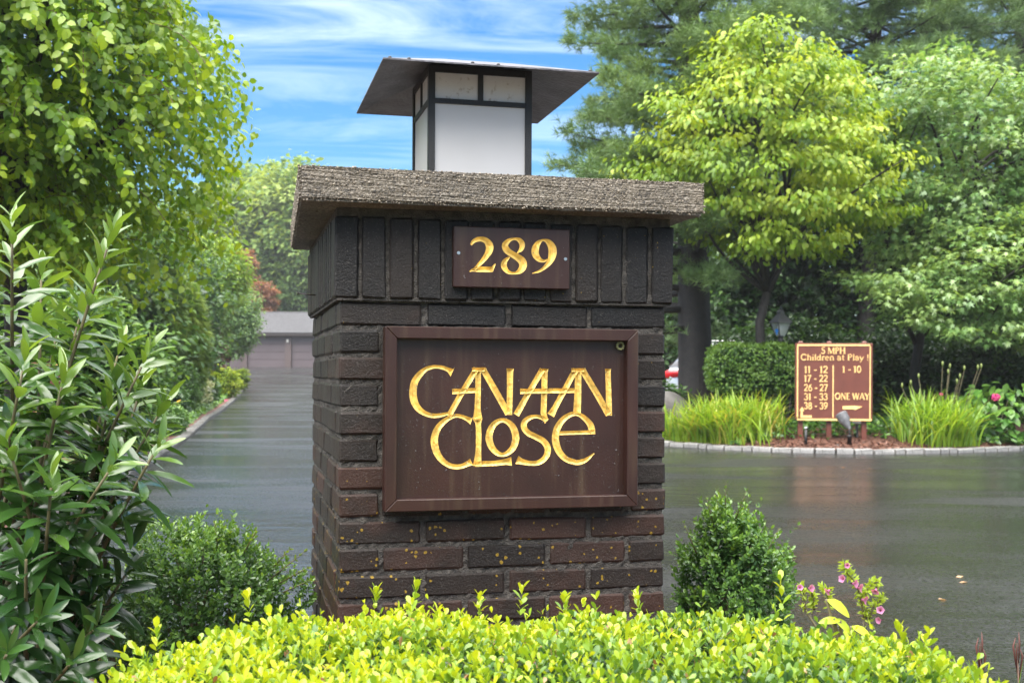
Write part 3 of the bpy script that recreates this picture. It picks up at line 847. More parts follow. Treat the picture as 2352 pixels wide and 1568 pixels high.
def groove(mb, cut, pts, wd, b, closed=False, depth=.55):
    """V-shaped carved channel: two sloping facets meeting at a valley below the board face"""
    n = len(pts)
    d = np.roll(pts, -1, 0) - np.roll(pts, 1, 0) if closed else np.gradient(pts, axis=0)
    d = nrm(d); nn = np.stack([-d[:, 1], d[:, 0]], 1)
    Lf = pts + nn * wd[:, None] / 2; Rt = pts - nn * wd[:, None] / 2
    dep = np.minimum(wd * depth, .014)
    Cn = pts.copy()
    if not closed:
        Cn[0] = pts[0] + d[0] * wd[0] * .3; Cn[-1] = pts[-1] - d[-1] * wd[-1] * .3
        for i in range(1, n - 1):
            pass
    V = [(p[0], b, p[1]) for p in Lf] + [(p[0], b + float(q), p[1]) for p, q in zip(Cn, dep)] + [(p[0], b, p[1]) for p in Rt]
    Fs = []
    m_ = n if closed else n - 1
    for i in range(m_):
        j = (i + 1) % n
        Fs += [(i, j, n + j, n + i), (n + i, n + j, 2 * n + j, 2 * n + i)]
    if not closed:
        Fs += [(0, n, 2 * n), (n - 1, 3 * n - 1, 2 * n - 1)]
    mb.add(V, Fs)
    # cutter: a flat prism of the same outline
    e = .0004
    Lc = pts + nn * (wd[:, None] / 2 + e); Rc = pts - nn * (wd[:, None] / 2 + e)
    if not closed:
        Lc[0] -= d[0] * e; Rc[0] -= d[0] * e; Lc[-1] += d[-1] * e; Rc[-1] += d[-1] * e
    o = len(cut.v)
    V = [(p[0], yy, p[1]) for yy in (b - .004, b + .0155) for p in Lc] + [(p[0], yy, p[1]) for yy in (b - .004, b + .0155) for p in Rc]
    Fs = []
    for i in range(m_):
        j = (i + 1) % n
        lf0, lf1, lb0, lb1 = i, j, n + i, n + j
        rf0, rf1, rb0, rb1 = 2 * n + i, 2 * n + j, 3 * n + i, 3 * n + j
        Fs += [(lf0, rf0, rf1, lf1), (lb0, lb1, rb1, rb0), (lf0, lf1, lb1, lb0), (rf0, rb0, rb1, rf1)]
    if not closed:
        Fs += [(0, n, 3 * n, 2 * n), (n - 1, 3 * n - 1, 4 * n - 1, 2 * n - 1)]
    cut.add(V, Fs)
def carve(board, cuts):
    """cut the channels out of the board for good (the modifiers are applied, nothing is left over)"""
    for i, c in enumerate(cuts):
        me = c.mesh('cut'); bm = bmesh.new(); bm.from_mesh(me)
        bmesh.ops.remove_doubles(bm, verts=bm.verts, dist=1e-7)
        bmesh.ops.recalc_face_normals(bm, faces=bm.faces); bm.to_mesh(me); bm.free()
        co = bpy.data.objects.new('cut', me); col.objects.link(co); co.parent = board.parent
        bpy.context.view_layer.update()
        md = board.modifiers.new('carve', 'BOOLEAN'); md.object = co; md.operation = 'DIFFERENCE'; md.solver = 'EXACT'; md.use_self = True
        dg = bpy.context.evaluated_depsgraph_get()
        new = bpy.data.meshes.new_from_object(board.evaluated_get(dg))
        board.modifiers.clear()
        old = board.data
        if len(new.polygons) > 6: board.data = new
        bpy.data.objects.remove(co)

# number plaque --------------------------------------------------------
def cplq(x, y): return ((1800 + x / 2.688) / 1.7415, (880 + y / 2.688) / 1.7415)
BQ = -.040
plq = empty('number_plaque', tuple(loc(0, 0, 0)), TH, 'small brown house number plaque reading 289 on the upright bricks', 'number plaque')
c4 = [hit_front(*cplq(*q), BQ) for q in ((42, 62), (1297, 105), (1280, 745), (38, 718))]
a0, a1 = (c4[0][0] + c4[3][0]) / 2, (c4[1][0] + c4[2][0]) / 2
z0, z1 = (c4[2][1] + c4[3][1]) / 2, (c4[0][1] + c4[1][1]) / 2
me = bevel_box('board', a0, a1, BQ, -SP - .001, z0, z1, .002)
bd = link('board', me, plq, M_paint)
D2 = [[(225, 268, 24), (250, 232, 38), (290, 210, 48), (340, 206, 52), (388, 224, 64), (420, 265, 80), (425, 312, 80), (402, 368, 64), (360, 425, 50), (310, 482, 38), (262, 530, 28)],
      [(208, 552, 10), (250, 536, 34), (300, 530, 56), (380, 530, 58), (456, 530, 58)], [(440, 545, 44), (465, 505, 30), (487, 468, 12)]]
D8 = [[(722, 355, 8), (765, 312, 46), (775, 258, 60), (742, 215, 48), (690, 203, 24), (632, 222, 42), (592, 270, 68), (610, 322, 72), (660, 362, 66), (718, 396, 72), (772, 440, 84), (785, 492, 82),
       (752, 546, 58), (690, 572, 24), (622, 555, 42), (580, 497, 64), (592, 442, 52), (642, 396, 12)]]
D9 = [[(1052, 424, 16), (1010, 440, 26), (960, 424, 52), (920, 370, 76), (918, 308, 76), (948, 250, 54), (1000, 216, 22), (1058, 238, 60), (1098, 300, 86), (1100, 372, 86), (1075, 442, 62), (1020, 506, 38), (960, 550, 24), (884, 573, 8)]]
cuts = []
for dg_ in (D2, D8, D9):
    m_, c_ = MB(), MB()
    for S in dg_:
        pts, wd = stroke_plane(S, cplq, BQ)
        c1 = MB(); groove(m_, c1, pts, wd, BQ); cuts.append(c1)
    m_.build('digit', M_gold, plq)
carve(bd, cuts)
for q in ((92, 354), (1241, 420)):
    a, z = hit_front(*cplq(*q), BQ)
    s_ = MB()
    s_.tube([(a, BQ + .002, z), (a, BQ - .002, z)], [.0045, .004], 12)
    s_.box(a - .0026, a + .0026, BQ - .0023, BQ - .0021, z - .0005, z + .0005); s_.box(a - .0005, a + .0005, BQ - .0026, BQ - .00235, z - .0026, z + .0026)
    s_.build('screw', M_steel, plq)

# name sign ------------------------------------------------------------
def cnam(x, y): return ((1600 + x / 2.61333) / 1.7415, (1350 + y / 2.61333) / 1.7415)
def cbig(x, y): return ((1150 + x / 1.30688) / 1.7415, (1150 + y / 1.30688) / 1.7415)
BF, BB = -.052, -.022     # faces of frame and board
nam = empty('name_sign', tuple(loc(0, 0, 0)), TH, 'large framed brown sign with carved gold letters CANAAN CLOSE', 'sign')
co = [hit_front(*q, BF) for q in ((883, 748.5), (1465, 757), (1467, 1160), (886, 1178))]
ci = [hit_front(*cbig(*q), BF) for q in ((560, 250), (1785, 263), (1775, 1085), (557, 1115))]
A0, A1 = (co[0][0] + co[3][0]) / 2, (co[1][0] + co[2][0]) / 2
Z0_, Z1_ = (co[2][1] + co[3][1]) / 2, (co[0][1] + co[1][1]) / 2
fw = (ci[0][0] - A0 + A1 - ci[1][0]) / 2
fw = .029
def mitre(p0, p1, q1, q0):
    m_ = MB()
    P = [(x, y, z) for y in (BF, -.003) for x, z in (p0, p1, q1, q0)]
    m_.add(P, [(0, 1, 2, 3), (7, 6, 5, 4), (0, 4, 5, 1), (1, 5, 6, 2), (2, 6, 7, 3), (3, 7, 4, 0)])
    me = m_.mesh('frame_rail'); bm = bmesh.new(); bm.from_mesh(me)
    bmesh.ops.recalc_face_normals(bm, faces=bm.faces)
    bmesh.ops.bevel(bm, geom=list(bm.edges), offset=.0018, segments=1, affect='EDGES')
    bm.to_mesh(me); bm.free()
    link('frame_rail', me, nam, M_paint)
g_ = .0004
o4 = [(A0, Z0_), (A1, Z0_), (A1, Z1_), (A0, Z1_)]; i4 = [(A0 + fw, Z0_ + fw), (A1 - fw, Z0_ + fw), (A1 - fw, Z1_ - fw), (A0 + fw, Z1_ - fw)]
for k in range(4):
    mitre(o4[k], o4[(k + 1) % 4], i4[(k + 1) % 4], i4[k])
me = bevel_box('board', A0 + fw - .004, A1 - fw + .004, BB, -.004, Z0_ + fw - .004, Z1_ - fw + .004, .001)
nbd = link('board', me, nam, M_paint)
LET = {
 'C': [[(548, 362, 100), (536, 356, 72), (505, 336, 46), (450, 313, 38), (400, 305, 34), (340, 307, 36), (270, 330, 46), (205, 385, 64), (155, 460, 74), (136, 555, 78), (142, 640, 78), (170, 710, 70), (220, 765, 58), (290, 802, 48), (360, 815, 45), (430, 808, 40), (505, 788, 28)]],
 'A': [[(800, 322, 70), (780, 355, 58), (620, 620, 58), (508, 822, 56)], [(545, 562, 58), (600, 560, 52), (800, 549, 50)], [(818, 330, 58), (816, 560, 58), (810, 740, 62), (812, 858, 100)]],
 'N': [[(752, 333, 40), (888, 331, 40)], [(866, 326, 66), (885, 360, 62), (1000, 560, 66), (1132, 795, 66)], [(1152, 322, 78), (1150, 360, 66), (1148, 560, 62), (1142, 805, 60)]],
 'A2': [[(1490, 330, 62), (1466, 370, 58), (1330, 600, 58), (1215, 806, 66)], [(1255, 560, 58), (1300, 559, 50), (1560, 555, 48)], [(1514, 324, 76), (1512, 365, 62), (1508, 560, 62), (1500, 790, 62), (1530, 870, 40)]],
 'A3': [[(1838, 332, 66), (1812, 375, 60), (1690, 600, 58), (1618, 735, 58), (1575, 810, 80)], [(1560, 554, 48), (1830, 552, 48)], [(1862, 340, 66), (1860, 560, 70), (1850, 790, 80)]],
 'N2': [[(1790, 338, 36), (1928, 338, 36)], [(1905, 332, 70), (1930, 375, 64), (2060, 590, 64), (2182, 805, 66)], [(2174, 324, 66), (2174, 360, 56), (2180, 560, 58), (2185, 812, 62)]],
 'C2': [[(748, 870, 82), (738, 866, 62), (700, 846, 46), (640, 822, 38), (575, 815, 38), (510, 840, 46), (440, 892, 58), (388, 960, 68), (360, 1050, 76), (364, 1130, 76), (390, 1210, 70), (440, 1280, 60), (510, 1330, 52), (580, 1348, 50), (650, 1340, 48), (715, 1312, 56), (748, 1296, 78)]],
 'L': [[(812, 845, 100), (818, 900, 60), (822, 1000, 58), (820, 1150, 58), (815, 1250, 70), (808, 1338, 92)], [(780, 1325, 44), (860, 1316, 54), (1000, 1310, 52), (1100, 1296, 62), (1166, 1290, 88)]],
 'O': [[(1070, 862, 42), (1130, 882, 54), (1185, 945, 68), (1210, 1042, 74), (1185, 1140, 66), (1130, 1200, 52), (1068, 1222, 42), (1005, 1196, 54), (955, 1135, 68), (930, 1042, 74), (955, 945, 66), (1008, 884, 54)]],
 'S': [[(1536, 872, 66), (1525, 862, 52), (1490, 838, 44), (1420, 822, 36), (1350, 838, 46), (1300, 884, 60), (1298, 942, 62), (1340, 995, 60), (1420, 1035, 58), (1500, 1082, 64), (1543, 1150, 66), (1535, 1222, 62), (1490, 1280, 55), (1420, 1310, 48), (1340, 1308, 48), (1270, 1292, 62), (1222, 1274, 88)]],
 'E': [[(1662, 998, 36), (1800, 992, 38), (1950, 988, 40), (2040, 982, 46)], [(2022, 1000, 40), (2005, 955, 66), (1985, 902, 64), (1930, 842, 52), (1860, 797, 40), (1790, 800, 46), (1710, 850, 58), (1650, 932, 68), (1625, 1030, 74), (1635, 1120, 74), (1670, 1200, 66), (1730, 1262, 58), (1800, 1292, 54), (1870, 1302, 50), (1950, 1272, 40), (2030, 1206, 10)]],
}
STRAIGHT = {'A', 'N', 'A2', 'A3', 'N2'}
cuts = []
for key, strokes in LET.items():
    m_ = MB()
    for S in strokes:
        pts, wd = stroke_plane(S, cnam, BB, closed=(key == 'O'), straight=key in STRAIGHT)
        c1 = MB(); groove(m_, c1, pts, wd, BB, closed=(key == 'O')); cuts.append(c1)
    m_.build('letter', M_gold, nam)
carve(nbd, cuts)
# rain drops standing on the painted boards
M_drop = simple('water_drop', (.9, .9, .9), .03, spec=.6); M_drop.node_tree.nodes['Principled BSDF'].inputs['Transmission Weight'].default_value = .9
rng = np.random.default_rng(77)
def drops(n, x0, x1, z0, z1, b, parent):
    P = np.stack([rng.uniform(x0, x1, n), np.full(n, b), rng.uniform(z0, z1, n)], 1)
    mass('rain_drops', (PV * np.array([.5, .5, .4]), PF), P, np.tile([1., 0, 0], (n, 1)), np.tile([0, -1., 0], (n, 1)), np.clip(rng.lognormal(-6.1, .35, n), .0014, .005), np.zeros(n), M_drop, parent)
drops(420, A0 + fw, A1 - fw, Z0_ + fw, Z1_ - fw - .03, BB, nam)
drops(60, a0, a1, z0, z1, BQ, plq)
# a little lichen-grown mud nest in the corner of the frame
ne = MB(); a_, z_ = A1 - fw - .013, Z1_ - fw - .012
for k in range(9):
    an = 2 * math.pi * k / 9
    ne.tube([(a_ + .007 * math.cos(an), BB, z_ + .007 * math.sin(an)), (a_ + .0085 * math.cos(an), BB - .012, z_ + .0085 * math.sin(an))], .003, 6)
tag(ne.build('insect_nest', simple('pale_mud', (.2, .2, .09), .9, noise=.5, nscale=200)), 'tiny pale ring-shaped insect nest in the top right corner of the framed sign', 'nest').matrix_world = Matrix.Translation(Vector(loc(0, 0, 0))) @ Matrix.Rotation(TH, 4, 'Z')

# ------------------------------------------------------------------ lantern on the cap
def clan(x, y): return ((1400 + x / 1.3176) / 1.7415, (200 + y / 1.3176) / 1.7415)
LB = .30
la0 = hit_front(983.5, 400, LB)[0]; la1 = hit_front(1221, 400, LB)[0]
lw = la1 - la0
lz0 = CZ1; lz1 = hit_front(*clan(680, 92), LB)[1]
zr = hit_front(*clan(680, 279), LB)[1]           # transom
lan = empty('pillar_lantern', tuple(loc(la0 + lw / 2, LB + lw / 2, lz0)), TH, 'square opal glass lantern with a broad flat metal roof on the pillar cap', 'lantern')
h_ = lz1 - lz0; ht = zr - lz0
for _n in M_opal.node_tree.nodes:      # insect specks gather in the upper panes
    if _n.label == 'speckled_above': _n.inputs['From Min'].default_value = ht; _n.inputs['From Max'].default_value = ht + .008
hw_ = lw / 2; ps = .0185
for sx in (-1, 1):
    for sy in (-1, 1):
        x0, x1 = sorted((sx * hw_, sx * (hw_ - ps))); y0, y1 = sorted((sy * hw_, sy * (hw_ - ps)))
        MB().box(x0, x1, y0, y1, .0, h_).build('corner_post', M_black, lan)
for ax_ in range(4):
    a = ax_ * math.pi / 2
    c, s = round(math.cos(a)), round(math.sin(a))
    def rbx(x0, x1, y0, y1, z0, z1):
        P = [(c * x - s * y, s * x + c * y) for x in (x0, x1) for y in (y0, y1)]
        X = [p[0] for p in P]; Y = [p[1] for p in P]
        return MB().box(min(X), max(X), min(Y), max(Y), z0, z1)
    e = hw_ - ps
    rbx(-e, e, -hw_ + .001, -hw_ + .013, ht - .007, ht + .007).build('transom', M_black, lan)
    rbx(-e, e, -hw_ + .001, -hw_ + .013, h_ - .02, h_).build('top_rail', M_black, lan)
    rbx(-.0075, .0075, -hw_ + .001, -hw_ + .013, ht + .007, h_ - .02).build('mullion', M_black, lan)
    rbx(-e, e, -hw_ + .006, -hw_ + .010, 0.0, ht - .007).build('pane', M_opal, lan)
    rbx(-e, -.0075, -hw_ + .006, -hw_ + .010, ht + .007, h_ - .02).build('pane', M_opal, lan)
    rbx(.0075, e, -hw_ + .006, -hw_ + .010, ht + .007, h_ - .02).build('pane', M_opal, lan)
# roof: corners measured, a low pyramid of sheet metal
ov = .150
RB = LB - ov
pfl = hit_front(880.2, 133.1, RB); pfr = hit_front(1376.9, 164.9, RB)
ra0, ra1 = pfl[0] - la0 - hw_, pfr[0] - la0 - hw_
rz = (pfl[1] + pfr[1]) / 2 - lz0
rf0, rf1 = -hw_ - ov, hw_ + .215
zt_ = rz + .060
rm = MB()
xc, yc = 0.0, 0.0; tw = .10
E4 = [(ra0, rf0), (ra1, rf0), (ra1, rf1), (ra0, rf1)]
T4 = [(-tw, -tw), (tw, -tw), (tw, tw), (-tw, tw)]
th = .004
V = [(x, y, rz) for x, y in E4] + [(x, y, zt_) for x, y in T4] + [(x, y, rz - th) for x, y in E4] + [(x, y, zt_ - th) for x, y in T4]
Fs = [(4, 5, 6, 7), (15, 14, 13, 12)]
for k in range(4):
    j = (k + 1) % 4
    Fs += [(k, j, 4 + j, 4 + k), (8 + j, 8 + k, 12 + k, 12 + j), (k, 8 + k, 8 + j, j)]
rm.add(V, Fs)
rm.build('roof', M_roofm, lan)
for x, y in [(ra0 + .02, rf0 + .02), (ra1 - .02, rf0 + .02), (-.05, rf0 + .02), (.02, rf0 + .02), (ra0 + .07, rf0 + .02)]:
    MB().lathe([(.005, 0), (.005, .004), (.002, .006)], 8, (x, y, rz + .004)).build('rivet', M_black, lan)

# ================================================================== DIRECTION SIGNS
# a serif stroke alphabet: strokes in a box of cap height 1, each (points, weight)
TK, TN = .17, .085
def arc(cx, cy, rx, ry, a0, a1, n=14):
    return [(cx + rx * math.cos(R(a0 + (a1 - a0) * i / n)), cy + ry * math.sin(R(a0 + (a1 - a0) * i / n))) for i in range(n + 1)]
def sf(x, y, w=.13): return ([(x - w, y), (x + w, y)], .05)
def Vs(x, y0, y1, w=TK): return ([(x, y0), (x, y1)], w)
GL = {
 '0': (.62, [(arc(.31, .5, .22, .45, 0, 360, 24), .14)]),
 '1': (.42, [Vs(.21, 0, .98), ([(.05, .84), (.21, .96)], TN), sf(.21, .025)]),
 '2': (.60, [(arc(.28, .72, .2, .23, 170, -30) + [(.3, .35), (.06, .06)], .13), ([(.04, .06), (.54, .06)], .13)]),
 '3': (.58, [(arc(.26, .74, .19, .21, 160, -90), .12), (arc(.25, .28, .23, .24, 90, -160), .13)]),
 '5': (.56, [([(.5, .94), (.16, .94), (.13, .56)], .11), (arc(.25, .3, .23, .28, 110, -160), .14)]),
 '6': (.60, [(arc(.30, .31, .21, .27, 0, 360, 20), .13), ([(.1, .35), (.16, .62), (.3, .84), (.46, .96)], .12)]),
 '7': (.58, [([(.05, .93), (.54, .93)], .12), ([(.52, .92), (.3, .45), (.2, 0)], .14)]),
 '8': (.60, [(arc(.3, .73, .17, .21, 0, 360, 18), .12), (arc(.3, .27, .21, .25, 0, 360, 20), .13)]),
 '9': (.60, [(arc(.30, .68, .21, .27, 0, 360, 20), .13), ([(.5, .64), (.44, .36), (.3, .15), (.12, .03)], .12)]),
 '-': (.42, [([(.06, .4), (.36, .4)], .13)]), '!': (.3, [([(.15, .95), (.15, .3)], .13), ([(.15, .13), (.15, .0)], .15)]), ' ': (.32, []),
 'M': (1.02, [Vs(.14, 0, .97, TN), ([(.14, .97), (.5, .06)], TK), ([(.5, .06), (.86, .97)], TN), Vs(.87, 0, .97), sf(.14, .025), sf(.87, .025)]),
 'P': (.64, [Vs(.16, 0, .97), sf(.16, .025), (arc(.3, .72, .24, .23, 90, -90) , .12), ([(.16, .95), (.3, .95)], .06), ([(.16, .49), (.3, .49)], .06)]),
 'H': (.86, [Vs(.16, 0, .97), Vs(.70, 0, .97), ([(.16, .5), (.7, .5)], TN), sf(.16, .025), sf(.7, .025), sf(.16, .96), sf(.7, .96)]),
 'C': (.78, [(arc(.42, .49, .33, .45, 40, 320, 22), .14), Vs(.68, .68, .92, .06)]),
 'O': (.9, [(arc(.45, .49, .36, .44, 0, 360, 26), .14)]),
 'N': (.88, [Vs(.16, 0, .97, TN), ([(.14, .95), (.72, .04)], TK), Vs(.72, 0, .97, TN), sf(.16, .025), sf(.72, .96)]),
 'E': (.64, [Vs(.16, 0, .97), ([(.1, .94), (.54, .94)], .08), ([(.16, .5), (.44, .5)], .07), ([(.1, .04), (.58, .04)], .08)]),
 'W': (1.1, [([(.06, .96), (.32, .02)], TK), ([(.32, .02), (.55, .9)], TN), ([(.52, .96), (.78, .02)], TK), ([(.78, .02), (1.02, .96)], TN)]),
 'A': (.82, [([(.06, .02), (.4, .98)], TN), ([(.4, .98), (.76, .02)], TK), ([(.2, .34), (.6, .34)], TN)]),
 'Y': (.78, [([(.04, .96), (.38, .46)], TK), ([(.72, .96), (.38, .46)], TN), Vs(.38, 0, .48), sf(.38, .025)]),
 'h': (.62, [Vs(.14, 0, .97, .14), (arc(.31, .42, .17, .2, 165, 0), .11), Vs(.48, 0, .44, .14), sf(.14, .025), sf(.48, .025)]),
 'i': (.30, [Vs(.15, 0, .62, .14), ([(.15, .8), (.15, .92)], .13), sf(.15, .025)]),
 'l': (.30, [Vs(.15, 0, .98, .14), sf(.15, .025)]),
 'd': (.60, [(arc(.25, .31, .19, .27, 0, 360, 18), .12), Vs(.46, 0, .98, .14)]),
 'r': (.44, [Vs(.14, 0, .62, .14), (arc(.3, .44, .15, .16, 170, 40), .12), sf(.14, .025)]),
 'e': (.56, [(arc(.28, .31, .21, .28, 0, 300, 18), .12), ([(.08, .35), (.48, .35)], TN)]),
 'n': (.62, [Vs(.14, 0, .62, .14), (arc(.31, .42, .17, .2, 165, 0), .11), Vs(.48, 0, .44, .14), sf(.14, .025), sf(.48, .025)]),
 'a': (.56, [(arc(.24, .44, .18, .19, 150, 0), .11), Vs(.43, 0, .46, .13), (arc(.24, .19, .17, .16, 0, 360, 14), .11)]),
 't': (.40, [([(.18, .86), (.18, .12), (.32, .03)], .13), ([(.04, .6), (.36, .6)], .08)]),
 'y': (.58, [([(.06, .62), (.28, .04)], .14), ([(.52, .62), (.28, .02), (.16, -.24), (.04, -.26)], .09)]),
}
def glyphs(s, x, z, h, b, th, mat, parent, width=None):
    """text on an x-z face at depth b; returns its width"""
    tw_ = sum(GL[c][0] for c in s)
    k = h if width is None else width / tw_
    for c in s:
        mb = MB()
        for pts, wd in GL[c][1]:
            P = np.array([(x + p[0] * k, z + p[1] * h) for p in pts])
            closed = np.linalg.norm(P[0] - P[-1]) < 1e-6 and len(P) > 4
            d = nrm(np.gradient(P, axis=0))
            if closed: d[0] = d[-1] = nrm((P[1] - P[-2])[None])[0]
            nn = np.stack([-d[:, 1], d[:, 0]], 1) * wd * h * .58
            Lf, Rt = P + nn, P - nn
            n = len(P)
            # a rounded, raised bead: ridge along the middle
            V = [(p[0], b, p[1]) for p in Lf] + [(p[0], b - th, p[1]) for p in (Lf + P) / 2] + [(p[0], b - th, p[1]) for p in (Rt + P) / 2] + [(p[0], b, p[1]) for p in Rt]
            Fs = [(q * n + i, q * n + i + 1, (q + 1) * n + i + 1, (q + 1) * n + i) for q in range(3) for i in range(n - 1)]
            Fs += [(0, n, 2 * n, 3 * n), (n - 1, 4 * n - 1, 3 * n - 1, 2 * n - 1)]
            mb.add(V, Fs)
        if mb.v: mb.build('letter', mat, parent)
        x += GL[c][0] * k
    return tw_ * k
def bars(mb, x0, x1, z0, z1, b, th=.006):
    return mb.box(x0, x1, b - th, b, z0, z1)
# island sign: picture (crop 3100,1300 scale 2.852) -> board coordinates
SY = 15.9
def csg(x, y): return ((3100 + x / 2.852) / 1.7415, (1300 + y / 2.852) / 1.7415)
pl, pr = at(*csg(240, 205), SY), at(*csg(1095, 1080), SY)
sgx = (pl[0] + pr[0]) / 2; SW = pr[0] - pl[0]; sz0, sz1 = pr[2], pl[2]
SH = sz1 - sz0
sg = empty('direction_sign', (sgx, SY, iz(sgx, SY)), R(-7), 'red brown wooden sign with gold letters 5 MPH Children at Play, beside the grey spotlight', 'sign')
zb = sz0 - iz(sgx, SY)
def bx_(u): return -SW / 2 + (u - 240) / (1100 - 240) * SW
def bz_(v): return zb + SH * (1 - (v - 200) / (1085 - 200))
me = bevel_box('board', -SW / 2, SW / 2, -.025, .025, zb, zb + SH, .004); link('board', me, sg, M_paint2)
for u in (290, 610, 1000):
    m_ = MB(); x = bx_(u + 15)
    m_.box(x - .032, x + .032, .026, .085, -.12, zb + SH + .012)
    m_.add([(x - .032, .026, zb + SH + .012), (x + .032, .026, zb + SH + .012), (x + .032, .085, zb + SH + .012), (x - .032, .085, zb + SH + .012), (x - .018, .04, zb + SH + .03), (x + .018, .04, zb + SH + .03), (x + .018, .07, zb + SH + .03), (x - .018, .07, zb + SH + .03)],
           [(0, 1, 5, 4), (1, 2, 6, 5), (2, 3, 7, 6), (3, 0, 4, 7), (4, 5, 6, 7)])
    m_.build('post', M_paint2, sg)
b_ = -.025
for (u0, u1, v0, v1) in ((262, 1070, 212, 232), (262, 1090, 1072, 1094), (258, 272, 234, 1070), (1066, 1078, 234, 1070)):
    bars(MB(), bx_(u0), bx_(u1), bz_(v1), bz_(v0), b_).build('gold_border', M_goldp, sg)
bars(MB(), bx_(656), bx_(668), bz_(1060), bz_(455), b_).build('divider', M_goldp, sg)
def line(s, u0, u1, v0, v1, parent=None, fx=None, fz=None):
    x0 = (fx or bx_)(u0); x1 = (fx or bx_)(u1); zz0 = (fz or bz_)(v1); zz1 = (fz or bz_)(v0)
    glyphs(s, x0, zz0, zz1 - zz0, b_, .008, M_goldp, parent or sg, width=x1 - x0)
line('5 MPH', 528, 800, 246, 322); line('Children at Play !', 298, 1060, 325, 398)
for s, v in (('11 - 12', 465), ('17 - 22', 568), ('26 - 27', 675), ('31 - 33', 780), ('38 - 39', 884)):
    line(s, 338, 605, v, v + 80)
line('1 - 10', 762, 975, 462, 540); line('ONE WAY', 682, 1068, 772, 852)
def prism(mb, pts, b, th=.008):
    n = len(pts)
    mb.add([(x, b, z) for x, z in pts] + [(x, b - th, z) for x, z in pts], [tuple(range(n, 2 * n))] + [(i, (i + 1) % n, n + (i + 1) % n, n + i) for i in range(n)])
    return mb
prism(MB(), [(bx_(u), bz_(v)) for u, v in ((768, 962), (895, 962), (905, 970), (990, 930), (905, 920), (768, 925))], b_).build('arrow', M_goldp, sg)
m_ = MB()
prism(m_, [(bx_(u), bz_(v)) for u, v in ((300, 1062), (425, 1062), (425, 1036), (326, 1036), (326, 985), (343, 985), (316, 935), (286, 985), (300, 985))], b_)
m_.build('arrow', M_goldp, sg)

# the sign among the shrubs on the left
S2Y = 13.4
def c2(x, y): return (x / 2.24 / 1.7415, (1300 + y / 2.24) / 1.7415)
q0, q1 = at(*c2(90, 325), S2Y), at(*c2(668, 860), S2Y)
s2 = empty('direction_sign', ((q0[0] + q1[0]) / 2, S2Y, lz(-5.4, S2Y)), R(6), 'red brown sign with gold numbers half hidden behind the tall leafy shrub', 'sign')
W2 = q1[0] - q0[0]; zb2 = q1[2] - s2.location.z; H2 = q0[2] - q1[2]
link('board', bevel_box('board', -W2 / 2, W2 / 2, -.025, .025, zb2, zb2 + H2, .004), s2, M_paint2)
for x in (-W2 / 2 + .1, W2 / 2 - .1):
    MB().box(x - .032, x + .032, .026, .085, -.15, zb2 + H2 + .02).build('post', M_paint2, s2)
for (x0, x1, z0, z1) in ((-W2 / 2 + .02, W2 / 2 - .02, zb2 + H2 - .04, zb2 + H2 - .022), (-W2 / 2 + .02, W2 / 2 - .02, zb2 + .022, zb2 + .04),
                         (-W2 / 2 + .02, -W2 / 2 + .034, zb2 + .041, zb2 + H2 - .041), (W2 / 2 - .034, W2 / 2 - .02, zb2 + .041, zb2 + H2 - .041)):
    bars(MB(), x0, x1, z0, z1, -.025).build('gold_border', M_goldp, s2)
f2x = lambda u: -W2 / 2 + (u - 90) / 578 * W2
f2z = lambda v: zb2 + H2 * (1 - (v - 325) / 535)
line('23 - 25', 250, 590, 400, 475, s2, f2x, f2z)
prism(MB(), [(f2x(u), f2z(v)) for u, v in ((330, 790), (450, 790), (450, 810), (520, 778), (450, 748), (450, 765), (330, 765))], -.025).build('arrow', M_goldp, s2)

# ------------------------------------------------------------------ spotlight, stakes, box
def on_island(xp, yp):
    """point of the island bed seen at a picture position"""
    for Y in np.linspace(15.0, 22, 700):
        p = at(xp, yp, Y)
        if p[2] <= iz(p[0], Y) and Y > island_front(p[0]) + .05: return np.array([p[0], Y, iz(p[0], Y)])
    return at(xp, yp, 16)
M_grey = simple('grey_cast_metal', (.10, .10, .105), .45, noise=.2, nscale=30)
p = on_island(1951, 1021)
sl = empty('garden_spotlight', tuple(p), R(12), 'grey bullet spotlight on a black stake in front of the island sign', 'spotlight')
MB().lathe([(.03, -.05), (.03, .10), (.034, .10), (.034, .125), (.026, .125)], 14).build('stake', M_black, sl)
MB().lathe([(.012, .12), (.012, .20), (.018, .205), (.018, .225), (.012, .23)], 10).build('knuckle', M_grey, sl)
hd = MB().lathe([(.012, 0), (.022, .02), (.03, .05), (.05, .10), (.062, .13), (.064, .20), (.066, .205), (.066, .22)], 18).build('lamp_head', M_grey, sl)
hd.location = (.004, 0, .205); hd.rotation_euler = (R(-34), R(-16), 0); hd.scale = (1.25, 1.25, 1.1)
MB().lathe([(.055, .221), (.055, .224)], 18).build('lens', simple('lens_glass', (.3, .3, .3), .1), hd)
for xp, yp, hgt, txt in ((1851, 1021, .235, 'thin black stake light left of the spotlight by the kerb'), (2238, 1003, .26, 'thin black stake light between the strappy clump and the hydrangea')):
    p = on_island(xp, yp)
    t = empty('stake_light', tuple(p), 0, txt, 'stake light', 'black stake lights in the island bed')
    MB().lathe([(.021, -.05), (.021, hgt - .03)], 12).build('stake', M_black, t)
    MB().lathe([(.022, hgt - .018), (.022, hgt - .004), (.014, hgt)], 12).build('glass_cap', simple('frosted_cap', (.45, .47, .5), .4), t)
p = on_island(1968, 1003)
t = empty('outlet_box', tuple(p), R(5), 'small weathered white outlet box on a stake behind the spotlight', 'outlet box')
MB().box(-.016, .016, -.016, .016, -.05, .2).build('stake', M_grey, t)
